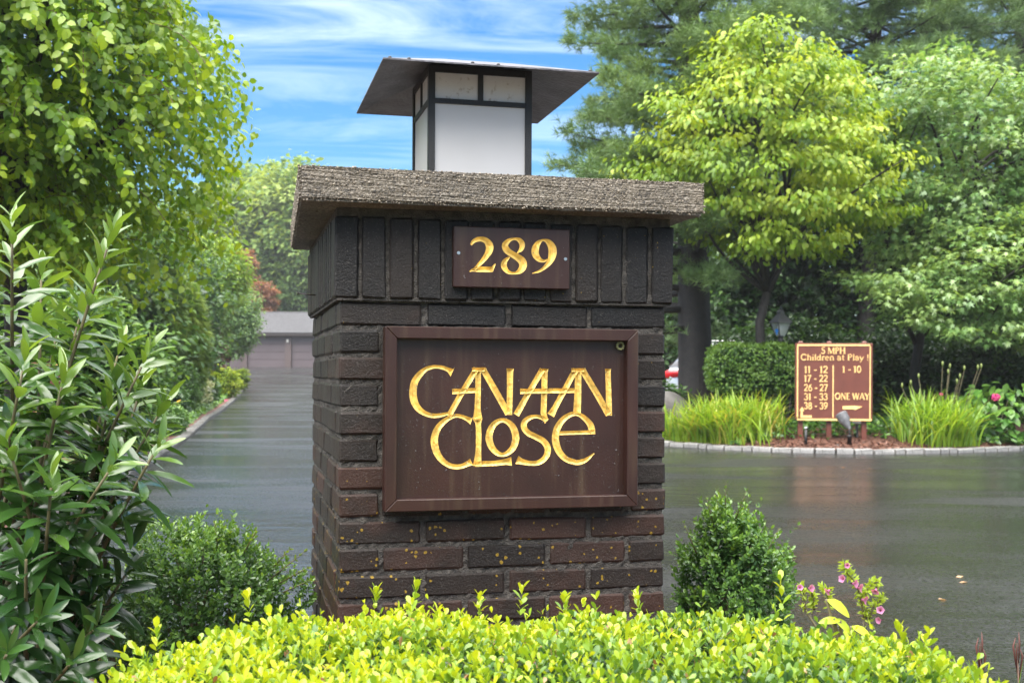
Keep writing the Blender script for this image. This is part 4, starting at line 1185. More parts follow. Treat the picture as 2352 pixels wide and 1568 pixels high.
link('housing', bevel_box('housing', -.05, .05, -.035, .035, .18, .40, .008, 2), t, simple('weathered_white_plastic', (.6, .6, .62), .45, noise=.15))
# boulder
rng = np.random.default_rng(31)
bm = bmesh.new(); bmesh.ops.create_icosphere(bm, subdivisions=4, radius=1)
for v in bm.verts:
    q = np.array(v.co); s = 1 + .16 * math.sin(3 * q[0] + 1) * math.cos(2.5 * q[1]) + .09 * math.sin(7 * q[2] + 4 * q[0]) + rng.normal(0, .008)
    v.co = Vector((q[0] * .50 * s, q[1] * .42 * s, q[2] * .34 * s))
me = bpy.data.meshes.new('boulder'); bm.to_mesh(me); bm.free()
for pg in me.polygons: pg.use_smooth = True
bo = link('boulder', me, None, M_rock); bp = at(1518, 950, 18.2); bo.location = (bp[0], 18.2, iz(bp[0], 18.2) + .10); bo.rotation_euler = (0, R(12), R(20))
tag(bo, 'rounded grey boulder half hidden at the right edge of the brick pillar', 'boulder')

# ------------------------------------------------------------------ lamp post
LY = 17.9
lp = at(1793, 790, LY)
lpo = empty('lamp_post', (lp[0], LY, iz(lp[0], LY)), R(20), 'black lamp post with a glazed lantern behind the clipped hedge', 'lamp post')
zt = at(1793, 771, LY)[2] - lpo.location.z      # foot of the lantern
MB().lathe([(.06, -.1), (.06, .06), (.045, .09), (.036, .12), (.034, zt - .12), (.05, zt - .10), (.05, zt - .06), (.036, zt - .05), (.04, zt - .02), (.055, zt)], 14).build('post', M_black, lpo)
zl = at(1793, 741, LY)[2] - lpo.location.z
zk = at(1793, 716, LY)[2] - lpo.location.z
def frust(mb, r0, z0, r1, z1, n=4, ph=math.pi / 4):
    V = [(r * math.cos(ph + 2 * math.pi * k / n), r * math.sin(ph + 2 * math.pi * k / n), z) for r, z in ((r0, z0), (r1, z1)) for k in range(n)]
    return mb.add(V, [(k, (k + 1) % n, n + (k + 1) % n, n + k) for k in range(n)])
M_glass = simple('lantern_glass', (.45, .47, .46), .08, spec=.6); 
_t = M_glass.node_tree; _p = _t.nodes['Principled BSDF']
_tr = N(_t, 'ShaderNodeBsdfTransparent'); _mx = N(_t, 'ShaderNodeMixShader'); _mx.inputs[0].default_value = .55
L(_t, _p.outputs[0], _mx.inputs[1]); L(_t, _tr.outputs[0], _mx.inputs[2]); L(_t, _mx.outputs[0], _t.nodes['Material Output'].inputs['Surface'])
for k in range(4):
    a0 = math.pi / 4 + k * math.pi / 2; a1 = a0 + math.pi / 2
    V = [(.075 * math.cos(a0), .075 * math.sin(a0), zt), (.075 * math.cos(a1), .075 * math.sin(a1), zt), (.155 * math.cos(a1), .155 * math.sin(a1), zl), (.155 * math.cos(a0), .155 * math.sin(a0), zl)]
    MB().add(V, [(0, 1, 2, 3)]).build('glass_pane', M_glass, lpo)
    MB().tube([(.077 * math.cos(a0), .077 * math.sin(a0), zt), (.158 * math.cos(a0), .158 * math.sin(a0), zl)], .008, 6).build('frame_bar', M_black, lpo)
m_ = MB(); frust(m_, .185, zl, .17, zl + .02); frust(m_, .17, zl + .02, .06, zl + .13); frust(m_, .06, zl + .13, .06, zl + .17); frust(m_, .06, zl + .17, .02, zl + .20)
m_.lathe([(.012, zl + .2), (.02, zl + .22), (.012, zl + .24), (.003, zk + .1)], 10)
m_.build('lantern_roof', simple('dull_black_roof', (.06, .06, .065), .35), lpo)
MB().lathe([(.02, zt), (.02, zt + .05), (.045, zt + .08), (.052, zt + .12), (.04, zt + .155), (.01, zt + .17)], 14).build('bulb', simple('white_bulb', (.75, .75, .75), .3), lpo)
m_ = MB(); m_.box(-.115, -.072, -.045, -.03, zt + .05, zt + .10); m_.box(-.10, -.088, -.047, -.032, zt + .015, zt + .05)
m_.build('blue_tape', simple('bright_blue_tape', (.02, .22, .7), .5), lpo)

# ------------------------------------------------------------------ parked car
CYR = 25.0
cp = at(1538, 860, CYR)
car = empty('parked_car', (cp[0], CYR, .045), R(-14), 'silver hatchback with a red tail light parked behind the big pine trunk', 'car')
car.scale = (1.06, 1.06, 1.07)
M_silver = simple('silver_car_paint', (.55, .57, .6), .25, metal=.35)
M_cglass = simple('dark_car_glass', (.02, .025, .03), .06, spec=.7)
M_tail = simple('red_tail_light', (.55, .01, .015), .15)
M_rubber = simple('black_rubber', (.02, .02, .02), .6)
def loft(secs):
    """secs: list of rings of points (same count) -> mesh"""
    m_ = MB(); n = len(secs[0])
    V = [p for s in secs for p in s]
    Fs = [(i * n + k, i * n + (k + 1) % n, (i + 1) * n + (k + 1) % n, (i + 1) * n + k) for i in range(len(secs) - 1) for k in range(n)]
    Fs += [tuple(reversed(range(n))), tuple((len(secs) - 1) * n + k for k in range(n))]
    return m_.add(V, Fs, True)
def ring(x, z0, z1, hw, tum=.93):
    return [(x, -hw * .92, z0), (x, -hw, z0 + (z1 - z0) * .25), (x, -hw, z0 + (z1 - z0) * .75), (x, -hw * tum, z1), (x, hw * tum, z1), (x, hw, z0 + (z1 - z0) * .75), (x, hw, z0 + (z1 - z0) * .25), (x, hw * .92, z0)]
CW = .9
body = loft([ring(x, z0, z1, h) for x, z0, z1, h in ((0, .45, .62, .72), (.03, .36, .98, .80), (.10, .28, 1.04, .86), (.6, .22, 1.04, CW), (1.5, .2, 1.02, CW), (2.6, .2, 1.0, CW), (3.3, .2, .98, CW), (3.9, .22, .86, .86), (4.25, .28, .74, .78), (4.38, .4, .62, .6))])
bo_ = body.build('body', M_silver, car)
cab = loft([[(x, -h0, z0), (x + dx, -h1, z1), (x + dx, h1, z1), (x, h0, z0)] for x, dx, z0, z1, h0, h1 in ((.07, .3, 1.03, 1.38, .78, .62), (.35, .28, 1.03, 1.50, .80, .64), (1.4, 0, 1.02, 1.54, .82, .66), (2.2, -.15, 1.01, 1.48, .82, .64), (3.05, -.75, 1.0, 1.36, .80, .62))])
cab.build('cabin', M_silver, car)
rw = MB().add([(.048, -.66, 1.07), (.048, .66, 1.07), (.31, .54, 1.36), (.31, -.54, 1.36)], [(0, 3, 2, 1)]).build('rear_window', M_cglass, car)
for s in (-1, 1):
    MB().add([(.45, s * .813, 1.06), (1.35, s * .828, 1.06), (1.37, s * .682, 1.46), (.66, s * .672, 1.43)], [(0, 1, 2, 3)]).build('side_window', M_cglass, car)
    MB().add([(1.42, s * .828, 1.06), (2.75, s * .826, 1.05), (2.15, s * .672, 1.42), (1.42, s * .683, 1.46)], [(0, 1, 2, 3)]).build('side_window', M_cglass, car)
    tl = loft([[(x, s * y0, z0), (x, s * y0, z1), (x, s * y1, z1), (x, s * y1, z0)] for x, y0, y1, z0, z1 in ((.0, .50, .79, .86, .98), (.06, .48, .84, .83, 1.0), (.30, .7, .905, .88, 1.0), (.52, .85, .90, .93, .99))])
    tl.build('tail_light', M_tail, car)
    MB().box(.012, .03, s * .52 - .06, s * .52 + .06, .885, .925).build('reverse_lamp', simple('white_lamp', (.7, .7, .7), .2), car)
    MB().tube([(.5, s * .6, 1.555), (2.1, s * .6, 1.56)], .018, 8).build('roof_rail', M_steel, car)
    for x in (.75, 3.35):
        wh = empty('wheel', (x, s * .82, .32)); wh.parent = car
        w_ = MB().lathe([(.20, -.1), (.31, -.1), (.325, -.06), (.325, .06), (.31, .1), (.20, .1)], 24).build('tyre', M_rubber, wh); w_.rotation_euler = (R(90), 0, 0)
        w2 = MB().lathe([(.0, -.06), (.2, -.08), (.2, .08), (.0, .06)], 20).build('rim', M_steel, wh); w2.rotation_euler = (R(90), 0, 0)
MB().box(-.015, .02, -.7, .7, .38, .56).build('bumper', simple('dark_bumper', (.05, .05, .055), .5), car)
MB().box(.0, .016, -.26, .26, .66, .77).build('number_plate', simple('plate', (.55, .55, .5), .4), car)

# ------------------------------------------------------------------ garage
GY = 76.5
gzb = float(gz(GY)) - .02
gl = at(562, 850, GY)
gar = empty('garage_block', (gl[0], GY, gzb), R(-1.5), 'long low brown garage block with a grey shingled roof at the end of the drive', 'garage')
ppm = GY / F
gw = 26.0
M_gwall = simple('brown_garage_wall', (.088, .062, .058), .6, noise=.12, nscale=1.5)
M_gdoor = simple('mauve_brown_garage_door', (.095, .072, .076), .5, noise=.08, nscale=1)
M_groof = simple('grey_shingles', (.055, .054, .058), .75, noise=.2, nscale=3, bump=.5, bscale=12)
M_fascia = simple('dark_fascia', (.03, .022, .02), .5)
zd = at(620, 773, GY)[2] - gzb; ze = at(620, 766, GY)[2] - gzb; zr_ = at(650, 719, GY + 4)[2] - gzb
ze = max(ze, zd + .22)
dw, dp = 87 * ppm, 15 * ppm
x = 5 * ppm - (dw + dp); doors = []
while x < gw - dw:
    doors.append(x); x += dw + dp
gx0 = doors[0] - dp
m_ = MB()
m_.box(gx0, gw, .30, 8.5, -.3, ze)
for d_ in doors: m_.box(d_ + dw, d_ + dw + dp, 0, .299, -.3, zd)
m_.box(gx0, doors[0], 0, .299, -.3, zd)
m_.box(gx0, gw, .001, .298, zd + .002, ze - .002)
m_.build('wall', M_gwall, gar)
for d_ in doors:
    dr = empty('garage_door', (d_, .16, 0)); dr.parent = gar
    nP = 4
    for k in range(nP):
        me = bevel_box('door_panel', .012, dw - .012, -.02, .02, k * zd / nP + .008, (k + 1) * zd / nP - .008, .012)
        link('door_panel', me, dr, M_gdoor)
ov_ = .35
ridge = 4.3
m_ = MB(); m_.box(gx0 - ov_, gw + ov_, -ov_ - .02, -ov_, ze - .16, ze + .04); m_.build('fascia', M_fascia, gar)
m_ = MB()
nrow = 13
for k in range(nrow):      # overlapping shingle courses
    t0, t1 = k / nrow, (k + 1) / nrow
    y0, y1 = -ov_ - .04 + (ridge + ov_) * t0, -ov_ - .04 + (ridge + ov_) * t1 + .05
    z0_, z1_ = ze + .03 + (zr_ - ze) * t0, ze + .03 + (zr_ - ze) * t1
    m_.add([(gx0 - ov_, y0, z0_ + .03), (gw + ov_, y0, z0_ + .03), (gw + ov_, y1, z1_ + .018), (gx0 - ov_, y1, z1_ + .018), (gx0 - ov_, y0, z0_), (gw + ov_, y0, z0_)], [(0, 1, 2, 3), (0, 4, 5, 1)])
m_.add([(gx0 - ov_, ridge, zr_ + .05), (gw + ov_, ridge, zr_ + .05), (gw + ov_, 2 * ridge + ov_, ze), (gx0 - ov_, 2 * ridge + ov_, ze)], [(0, 1, 2, 3)])
m_.add([(gx0 + .01, -.0, ze), (gx0 + .01, 8.5, ze), (gx0 + .01, ridge, zr_)], [(0, 1, 2)])
o = m_.build('roof', M_groof, gar)
MB().tube([(gx0 - ov_, ridge, zr_ + .05), (gw + ov_, ridge, zr_ + .05)], .07, 6).build('ridge_cap', M_groof, gar)
for d_ in doors[1:]:
    wl = MB().box(d_ - dp * .5 - .06, d_ - dp * .5 + .06, -.12, -.001, 1.62, 1.82)
    wl.build('wall_lamp', simple('pale_wall_lamp', (.5, .47, .42), .4), gar)

# ================================================================== VEGETATION
def plant(name, x, y, z, label, cat, group=None):
    return empty(name, (x, y, z), 0, label, cat, group), np.array([x, y, z])
YG = [(0, (.018, .045, .012)), (.35, (.045, .10, .018)), (.65, (.14, .22, .018)), (1, (.33, .38, .025))]
G_box = leafmat('boxwood_leaf', [(0, (.03, .072, .026)), (.5, (.068, .14, .042)), (.85, (.12, .21, .045)), (1, (.20, .30, .045))], rough=.33, spec=.55, trans=.28)
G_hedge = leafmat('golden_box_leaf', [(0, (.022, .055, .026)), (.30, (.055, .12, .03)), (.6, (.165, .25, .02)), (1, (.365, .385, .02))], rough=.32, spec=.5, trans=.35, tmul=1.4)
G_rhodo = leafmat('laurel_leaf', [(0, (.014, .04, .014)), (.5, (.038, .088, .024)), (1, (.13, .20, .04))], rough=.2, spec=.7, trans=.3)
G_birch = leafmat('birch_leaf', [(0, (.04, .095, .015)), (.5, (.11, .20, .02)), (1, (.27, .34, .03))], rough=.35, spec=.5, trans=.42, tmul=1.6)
G_dog = leafmat('dogwood_leaf', [(0, (.07, .14, .02)), (.5, (.17, .26, .03)), (1, (.30, .35, .05))], rough=.4, spec=.4, trans=.42, tmul=1.5)
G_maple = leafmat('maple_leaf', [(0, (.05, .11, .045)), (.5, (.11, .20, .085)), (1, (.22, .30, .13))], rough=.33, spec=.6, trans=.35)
G_pine = leafmat('pine_needles', [(0, (.05, .10, .05)), (.5, (.10, .165, .08)), (1, (.18, .25, .11))], rough=.5, spec=.4, trans=.15, rnd=.2)
G_dark = leafmat('dark_evergreen_leaf', [(0, (.016, .040, .016)), (.5, (.035, .085, .028)), (1, (.09, .16, .04))], rough=.35, spec=.5, trans=.25, rnd=.3)
G_mid = leafmat('mid_green_leaf', [(0, (.025, .06, .02)), (.5, (.055, .12, .035)), (1, (.13, .21, .05))], rough=.4, spec=.45, trans=.35, rnd=.25)
G_pale = leafmat('pale_green_leaf', [(0, (.05, .10, .05)), (.5, (.10, .18, .085)), (1, (.2, .28, .13))], rough=.4, spec=.5, trans=.35)
G_cyp = leafmat('cypress_spray', [(0, (.04, .08, .015)), (.5, (.09, .15, .025)), (1, (.20, .26, .05))], rough=.5, spec=.3, trans=.2)
G_wine = leafmat('wine_red_leaf', [(0, (.05, .015, .025)), (.5, (.12, .035, .05)), (1, (.22, .08, .09))], rough=.4, spec=.4, trans=.3)
G_gold = leafmat('golden_shrub_leaf', [(0, (.05, .10, .01)), (.5, (.15, .22, .015)), (1, (.33, .36, .03))], rough=.4, spec=.4, trans=.35)
G_far = leafmat('far_woodland_leaf', [(0, (.05, .10, .045)), (.5, (.11, .18, .075)), (1, (.22, .27, .10))], rough=.6, spec=.2, trans=.35, rnd=.45)
G_rust = leafmat('rusty_leaf', [(0, (.12, .05, .03)), (1, (.36, .17, .09))], rough=.5, spec=.3, trans=.35)
G_blade = leafmat('strap_leaf', [(0, (.05, .11, .02)), (.5, (.14, .25, .03)), (.8, (.26, .36, .04)), (1, (.42, .36, .08))], rough=.38, spec=.45, trans=.38, tmul=1.3)
G_hyd = leafmat('hydrangea_leaf', [(0, (.03, .09, .025)), (.5, (.07, .17, .04)), (1, (.15, .26, .07))], rough=.32, spec=.5, trans=.3)
G_ivy = leafmat('ivy_leaf', [(0, (.015, .045, .012)), (.5, (.04, .10, .02)), (1, (.13, .24, .03))], rough=.35, spec=.5, trans=.3)
M_petal = leafmat('pink_petal', [(0, (.34, .10, .20)), (.5, (.46, .17, .34)), (1, (.56, .30, .44))], rough=.5, spec=.3, trans=.4, tmul=1.2)
M_hot = leafmat('hot_pink_petal', [(0, (.6, .03, .2)), (1, (.75, .10, .35))], rough=.5, trans=.3, tmul=1.1)
M_white = leafmat('cream_petal', [(0, (.45, .48, .33)), (1, (.75, .75, .62))], rough=.5, trans=.3, tmul=1.0)
O_small = T_ovate(.27, .22, .10, .55)
O_obov = T_ovate(.25, .25, .12, .66)
O_birch = T_ovate(.36, .18, .22, .35)
O_wide = T_ovate(.30, .25, .30, .45)
O_long = T_long(.125, .3, .2)
DIA = T_diamond(.32, .25, .15)
MAP = T_maple()

# ---- golden box hedge in front --------------------------------------
rng = np.random.default_rng(1)
hc = np.array([.06, 1.62]); ha, hb, hz = .73, .66, .565
hedge, hbase = plant('clipped_box_hedge', hc[0], hc[1], .07, 'low clipped hedge of bright yellow green box in front of the brick pillar', 'hedge')
def hedge_pts(n, inner=1.0):
    out = []
    while len(out) < n:
        u = rng.uniform(-1, 1, 4000); v = rng.uniform(-1, 1, 4000)
        r = (np.abs(u) ** 4 + np.abs(v) ** 3.4) ** (1 / 3.7)
        ok = r < 1
        u, v, r = u[ok], v[ok], r[ok]
        z = hz * (1 - .16 * r ** 6) - .012 + .012 * np.sin(9 * u + 2) * np.sin(7 * v) + .008 * np.sin(17 * u) - (1 - inner) * .5
        out += list(np.stack([hc[0] + ha * inner * u, hc[1] + hb * inner * v, z, u * r ** 4, v * r ** 4], 1))
    return np.array(out[:n])
hp = hedge_pts(5000)
# sides
th_ = rng.uniform(0, 2 * math.pi, 900)
cu = np.sign(np.cos(th_)) * np.abs(np.cos(th_)) ** .74; cv = np.sign(np.sin(th_)) * np.abs(np.sin(th_)) ** .74
zs = rng.uniform(.15, .50, 900)
side = np.stack([hc[0] + ha * cu, hc[1] + hb * cv, zs, cu * 1.2, cv * 1.2], 1)
hp = np.vstack([hp, side])
D_ = np.stack([hp[:, 3] * .9, hp[:, 4] * .9, np.ones(len(hp))], 1) + rng.normal(0, .22, (len(hp), 3))
Ln = rng.uniform(.028, .062, len(hp)) * np.where(rng.random(len(hp)) < .05, 1.7, 1)
patch = .5 + .5 * np.sin(5.1 * hp[:, 0] + 1.3 + 2 * np.sin(3.3 * hp[:, 1])) * np.sin(6.3 * hp[:, 1] + .6)
ls = rng.uniform(.0115, .0225, len(hp))
A = sprigs(rng, hp[:, :3] - nrm(D_) * .02, D_, Ln, 5, ls, 0, 0, spread=1.05, tip=.35)
S_ = len(hp); tnode = np.tile(np.repeat((np.arange(5) + .3) / 5, 2), 1)
tt = np.repeat(tnode, S_); pp = np.tile(patch, 10)
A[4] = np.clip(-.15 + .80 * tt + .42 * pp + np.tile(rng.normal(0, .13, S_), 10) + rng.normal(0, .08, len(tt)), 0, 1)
brown = rng.random(len(tt)) < .012
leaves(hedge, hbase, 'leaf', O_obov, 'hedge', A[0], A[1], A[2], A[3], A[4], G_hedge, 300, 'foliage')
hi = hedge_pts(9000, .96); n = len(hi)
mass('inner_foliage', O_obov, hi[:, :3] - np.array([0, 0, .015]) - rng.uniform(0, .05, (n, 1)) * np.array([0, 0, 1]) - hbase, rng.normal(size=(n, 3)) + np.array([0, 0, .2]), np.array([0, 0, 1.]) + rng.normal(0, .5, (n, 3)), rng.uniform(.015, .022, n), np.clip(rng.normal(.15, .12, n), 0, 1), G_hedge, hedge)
n = 480; hi = hedge_pts(n)
G_dead = leafmat('dead_leaf', [(0, (.18, .07, .025)), (1, (.40, .26, .14))], rough=.5, trans=.2)
mass('dead_leaves', O_obov, hi[:, :3] + np.array([0, 0, .012]) - hbase, rng.normal(size=(n, 3)), rng.normal(size=(n, 3)), rng.uniform(.012, .02, n), rng.random(n), G_dead, hedge)
mb = MB()
for k in range(46):
    u, v = rng.uniform(-.7, .7, 2)
    b = np.array([hc[0] + ha * u * .8, hc[1] + hb * v * .8, .02]); t_ = np.array([hc[0] + ha * u, hc[1] + hb * v, hz - .06])
    mb.tube([b - hbase, (b + t_) / 2 + rng.normal(0, .02, 3) - hbase, t_ - hbase], [.008, .006, .003], 5)
o = mb.build('stems', M_twig, hedge); o['kind'] = 'stuff'
# hidden heart of old wood and shade leaves, keeps the hedge dense
hi = hedge_pts(5000, .86); n = len(hi); hi[:, 2] -= rng.uniform(0, .35, n)
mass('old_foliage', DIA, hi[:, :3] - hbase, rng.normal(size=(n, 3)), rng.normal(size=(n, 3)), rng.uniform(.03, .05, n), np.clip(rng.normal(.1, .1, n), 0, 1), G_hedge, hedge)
# sprays standing above the hedge line
def shoot(x, y, Y, h, label):
    p = at(x, y, Y); base = np.array([p[0], Y, p[2] - h])
    n_ = 6
    d = np.array([[rng.normal(0, .1), rng.normal(0, .1), 1.0]])
    A = sprigs(rng, base[None], d, np.array([h]), n_, np.array([.024]), .6, .35, spread=.85, tip=.3)
    return A
SH = [shoot(x, y, Y, h, '') for x, y, Y, h in ((950, 1335, 2.28, .055), (1195, 1345, 2.3, .06), (575, 1368, 2.2, .05), (1800, 1320, 2.25, .09), (2130, 1465, 1.95, .07), (1300, 1370, 2.27, .04), (860, 1352, 2.28, .04), (1470, 1362, 2.28, .045), (1100, 1368, 2.27, .04), (2075, 1440, 2.02, .04), (360, 1440, 1.9, .04))]
A = [np.concatenate([s[i] for s in SH]) for i in range(5)]
singles('leaf', O_obov, 'hedge', A[0] - hbase, A[1], A[2], A[3], A[4], G_hedge, hedge)

# ---- two box bushes ---------------------------------------------------
def box_bush(name, c, r, zb, n, label, seed, shape, grp):
    rng = np.random.default_rng(seed)
    root, base = plant(name, c[0], c[1], .07, label, 'shrub', grp)
    P, D = [], []
    v = nrm(rng.normal(size=(n, 3)))
    k = 1 + .11 * np.sin(6 * np.arctan2(v[:, 1], v[:, 0]) + 3 * v[:, 2]) + .09 * np.sin(9 * v[:, 2] + 4 * v[:, 0] + 2) + rng.normal(0, .045, n)
    P = np.asarray(c) + v * k[:, None] * np.asarray(r) * shape(v)[:, None]
    ok = P[:, 2] > .06
    P, v = P[ok], v[ok]; n = len(P)
    D = v * .8 + np.array([0, 0, .75]) + rng.normal(0, .25, (n, 3))
    Ln = rng.uniform(.03, .06, n) * np.where(rng.random(n) < .07, rng.uniform(1.4, 2.4, n), 1)
    A = sprigs(rng, P - nrm(D) * .03, D, Ln, 6, rng.uniform(.013, .0195, n), .2, .5, spread=1.1, tip=.45)
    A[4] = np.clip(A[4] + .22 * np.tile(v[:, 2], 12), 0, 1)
    leaves(root, base, 'leaf', O_small, 'box', A[0], A[1], A[2], A[3], A[4], G_box, 220, 'foliage')
    m = n * 5
    vi = nrm(rng.normal(size=(m, 3))); P2 = np.asarray(c) + vi * np.asarray(r) * (rng.uniform(.45, .96, (m, 1))) * shape(vi)[:, None]
    P2 = P2[P2[:, 2] > .06]; m = len(P2)
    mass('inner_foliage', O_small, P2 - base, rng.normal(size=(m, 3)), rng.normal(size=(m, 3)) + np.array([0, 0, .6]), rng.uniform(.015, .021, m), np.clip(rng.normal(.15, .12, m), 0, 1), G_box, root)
    mb = MB(); limbs(mb, rng, (0, 0, -.02), [np.asarray(c) + q * np.asarray(r) * .8 * shape(q[None])[0] - base for q in nrm(rng.normal(size=(14, 3)) + np.array([0, 0, .9]))], .009, .002, .4, 5)
    mb.build('stems', M_stem, root)
    return root, base, rng
lb = np.array([(470 - CX) / F * 3.45, 3.45])
rt, bs, rg = box_bush('box_bush', (lb[0] - .01, 3.45, .30), (.275, .25, .275), .07, 1500, 'dark green rounded box bush between the tall leafy shrub and the pillar', 41, lambda v: 1 - .10 * np.clip(v[:, 2], 0, 1), 'box bushes beside the pillar')
rx = (1688 - CX) / F * 3.5
rt2, bs2, rg2 = box_bush('box_bush', (rx, 3.5, .32), (.165, .15, .36), .07, 1350, 'upright pointed green box bush right of the brick pillar', 43, lambda v: 1 - .40 * np.clip(v[:, 2], 0, 1) ** 1.6 * (1 - .4 * np.abs(v[:, 2])), 'box bushes beside the pillar')
# loose light-green sprays: left bush reaching to the pillar, tall tips on the right bush
def spray(root, base, rng, segs, ls, mat, T, key, t0=.6, tg=.3, tw=.0022):
    mb = MB()
    for p0, p1, nn in segs:
        p0, p1 = np.array(p0), np.array(p1)
        d = (p1 - p0)[None]; l = np.linalg.norm(d)
        A = sprigs(rng, p0[None], d, np.array([l]), nn, np.array([ls]), t0, tg, spread=1.0, tip=.4)
        singles('leaf', T, key, A[0] - base, A[1], A[2], A[3], A[4], mat, root)
        mb.tube([p0 - base, (p0 + p1) / 2 - base, p1 - base], [tw, tw * .8, tw * .4], 5)
    mb.build('twigs', M_stem, root)['kind'] = 'stuff'
spray(rt, bs, rg, [(at(620, 1330, 3.35), at(705, 1262, 3.3), 8), (at(640, 1340, 3.35), at(712, 1300, 3.3), 7), (at(630, 1300, 3.4), at(668, 1258, 3.4), 6), (at(650, 1360, 3.3), at(716, 1330, 3.3), 6),
                   (at(430, 1330, 3.3), at(390, 1262, 3.3), 6), (at(500, 1260, 3.4), at(492, 1195, 3.4), 5), (at(560, 1270, 3.4), at(590, 1215, 3.4), 5)], .0155, G_box, O_small, 'box', .8, .2)
spray(rt2, bs2, rg2, [(at(1665, 1190, 3.45), at(1668, 1104, 3.45), 8), (at(1690, 1190, 3.45), at(1716, 1122, 3.45), 7), (at(1640, 1210, 3.45), at(1622, 1140, 3.45), 6), (at(1750, 1290, 3.45), at(1790, 1212, 3.45), 8), (at(1600, 1270, 3.45), at(1568, 1195, 3.45), 7), (at(1770, 1350, 3.4), at(1798, 1290, 3.4), 6)], .0145, G_box, O_small, 'box', .55, .3)

# ---- tall laurel-like shrub on the left -------------------------------
rng = np.random.default_rng(8)
lau, lbs = plant('cherry_laurel', -1.22, 2.9, .07, 'tall glossy long-leaved shrub in the left foreground beside the drive', 'shrub')
TIPS = [  # picture tip, depth, height of leafy part, foot offset
 (28, 480, 2.75, .55, 'u'), (262, 512, 2.85, .62, 'u'), (95, 590, 3.1, .5, 'u'), (345, 790, 2.9, .42, 'o'), (385, 905, 3.0, .30, 'o'), (280, 770, 3.15, .45, 'u'), (205, 640, 3.2, .55, 'u'),
 (-40, 640, 2.8, .6, 'u'), (150, 840, 2.7, .4, 'u'), (60, 800, 2.65, .45, 'u'), (370, 1000, 2.8, .25, 'o'), (300, 1150, 2.85, .3, 'o'), (15, 1000, 2.6, .4, 'u'), (215, 960, 3.1, .5, 'u'), (120, 1080, 2.6, .35, 'u'),
 (270, 1040, 2.65, .35, 'o'), (-30, 900, 3.0, .5, 'u'), (60, 1250, 2.55, .35, 'u'), (190, 1240, 2.7, .4, 'o'), (300, 1290, 2.95, .25, 'o'), (100, 1400, 2.5, .3, 'u'), (230, 1420, 2.65, .3, 'o'), (20, 1480, 2.45, .3, 'u'), (170, 1500, 2.55, .25, 'o'),
 (255, 900, 2.95, .4, 'u'), (-60, 1150, 2.7, .4, 'u'), (330, 860, 3.1, .35, 'o'), (140, 700, 3.25, .5, 'u'), (235, 1330, 2.9, .3, 'o'), (60, 940, 3.15, .5, 'u')]
LP, LA, LN, LS, LT = [], [], [], [], []
smb = MB()
for i, (x, y, Y, hl, kind) in enumerate(TIPS):
    tip = at(x, y + 12, Y)
    foot = np.array([-1.22 + rng.uniform(-.22, .2), 2.9 + rng.uniform(-.2, .2), .05])
    mid = np.array([foot[0] * .55 + tip[0] * .45, foot[1] * .5 + tip[1] * .5, foot[2] * .45 + tip[2] * .55])
    if kind == 'o': mid += np.array([-.04, 0, -.05])
    ts_ = np.linspace(0, 1, 24)[:, None]
    C = (1 - ts_) ** 2 * foot + 2 * ts_ * (1 - ts_) * mid + ts_ ** 2 * tip
    smb.tube(C[::2] - lbs, np.linspace(.010, .003, 12), 7)
    seg = np.linalg.norm(np.diff(C, axis=0), axis=1); cum = np.concatenate([[0], np.cumsum(seg)]); tot = cum[-1]
    nl = int(hl / .0115)
    ph = rng.uniform(0, 6)
    for j in range(nl):
        s = tot - hl * (j / nl) ** 1.05
        if s < .05: break
        p = np.array([np.interp(s, cum, C[:, q]) for q in range(3)])
        q = np.array([np.interp(min(s + .03, tot), cum, C[:, q]) for q in range(3)]) - np.array([np.interp(max(s - .03, 0), cum, C[:, q]) for q in range(3)])
        t = q / np.linalg.norm(q)
        ph += 2.4
        e1 = np.cross(t, [.2, .9, .1]); e1 /= np.linalg.norm(e1); e2 = np.cross(t, e1)
        e = e1 * math.cos(ph) + e2 * math.sin(ph)
        f = j / nl
        al = R(24 + 55 * min(1, f * 1.8)) + rng.normal(0, .16)
        ax = t * math.cos(al) + e * math.sin(al)
        ax[2] -= .25 * f
        LP.append(p); LA.append(ax); LN.append(t * math.sin(al) - e * math.cos(al) + rng.normal(0, .22, 3))
        LS.append(rng.uniform(.085, .125) * (.62 + .5 * min(1, f * 2.5)))
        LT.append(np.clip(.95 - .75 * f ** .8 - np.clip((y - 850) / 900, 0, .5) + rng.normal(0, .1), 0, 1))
LP, LA, LN, LS, LT = map(np.array, (LP, LA, LN, LS, LT))
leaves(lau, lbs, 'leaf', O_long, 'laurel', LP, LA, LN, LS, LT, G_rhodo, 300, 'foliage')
n = 520
Pq = np.stack([rng.uniform(-1.75, -.98, n), rng.uniform(2.75, 3.4, n), rng.uniform(.1, 1.0, n)], 1)
Pq[:, 0] -= .12 * (Pq[:, 2] > .75)
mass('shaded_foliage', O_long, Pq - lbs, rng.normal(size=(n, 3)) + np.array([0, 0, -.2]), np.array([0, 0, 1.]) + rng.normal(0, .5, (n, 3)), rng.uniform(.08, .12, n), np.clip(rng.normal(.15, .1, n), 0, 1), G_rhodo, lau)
for k in range(9):
    x = -1.32 + rng.uniform(-.4, .1); y = 2.85 + rng.uniform(-.25, .3)
    smb.tube([(x - lbs[0], y + .25 - lbs[1], -.05), (x + rng.normal(0, .04) - lbs[0], y + .25 - lbs[1], .35), (x + rng.normal(0, .08) - lbs[0], y + .25 - lbs[1], .65)], [.009, .007, .004], 7)
smb.build('stems', M_stem, lau)
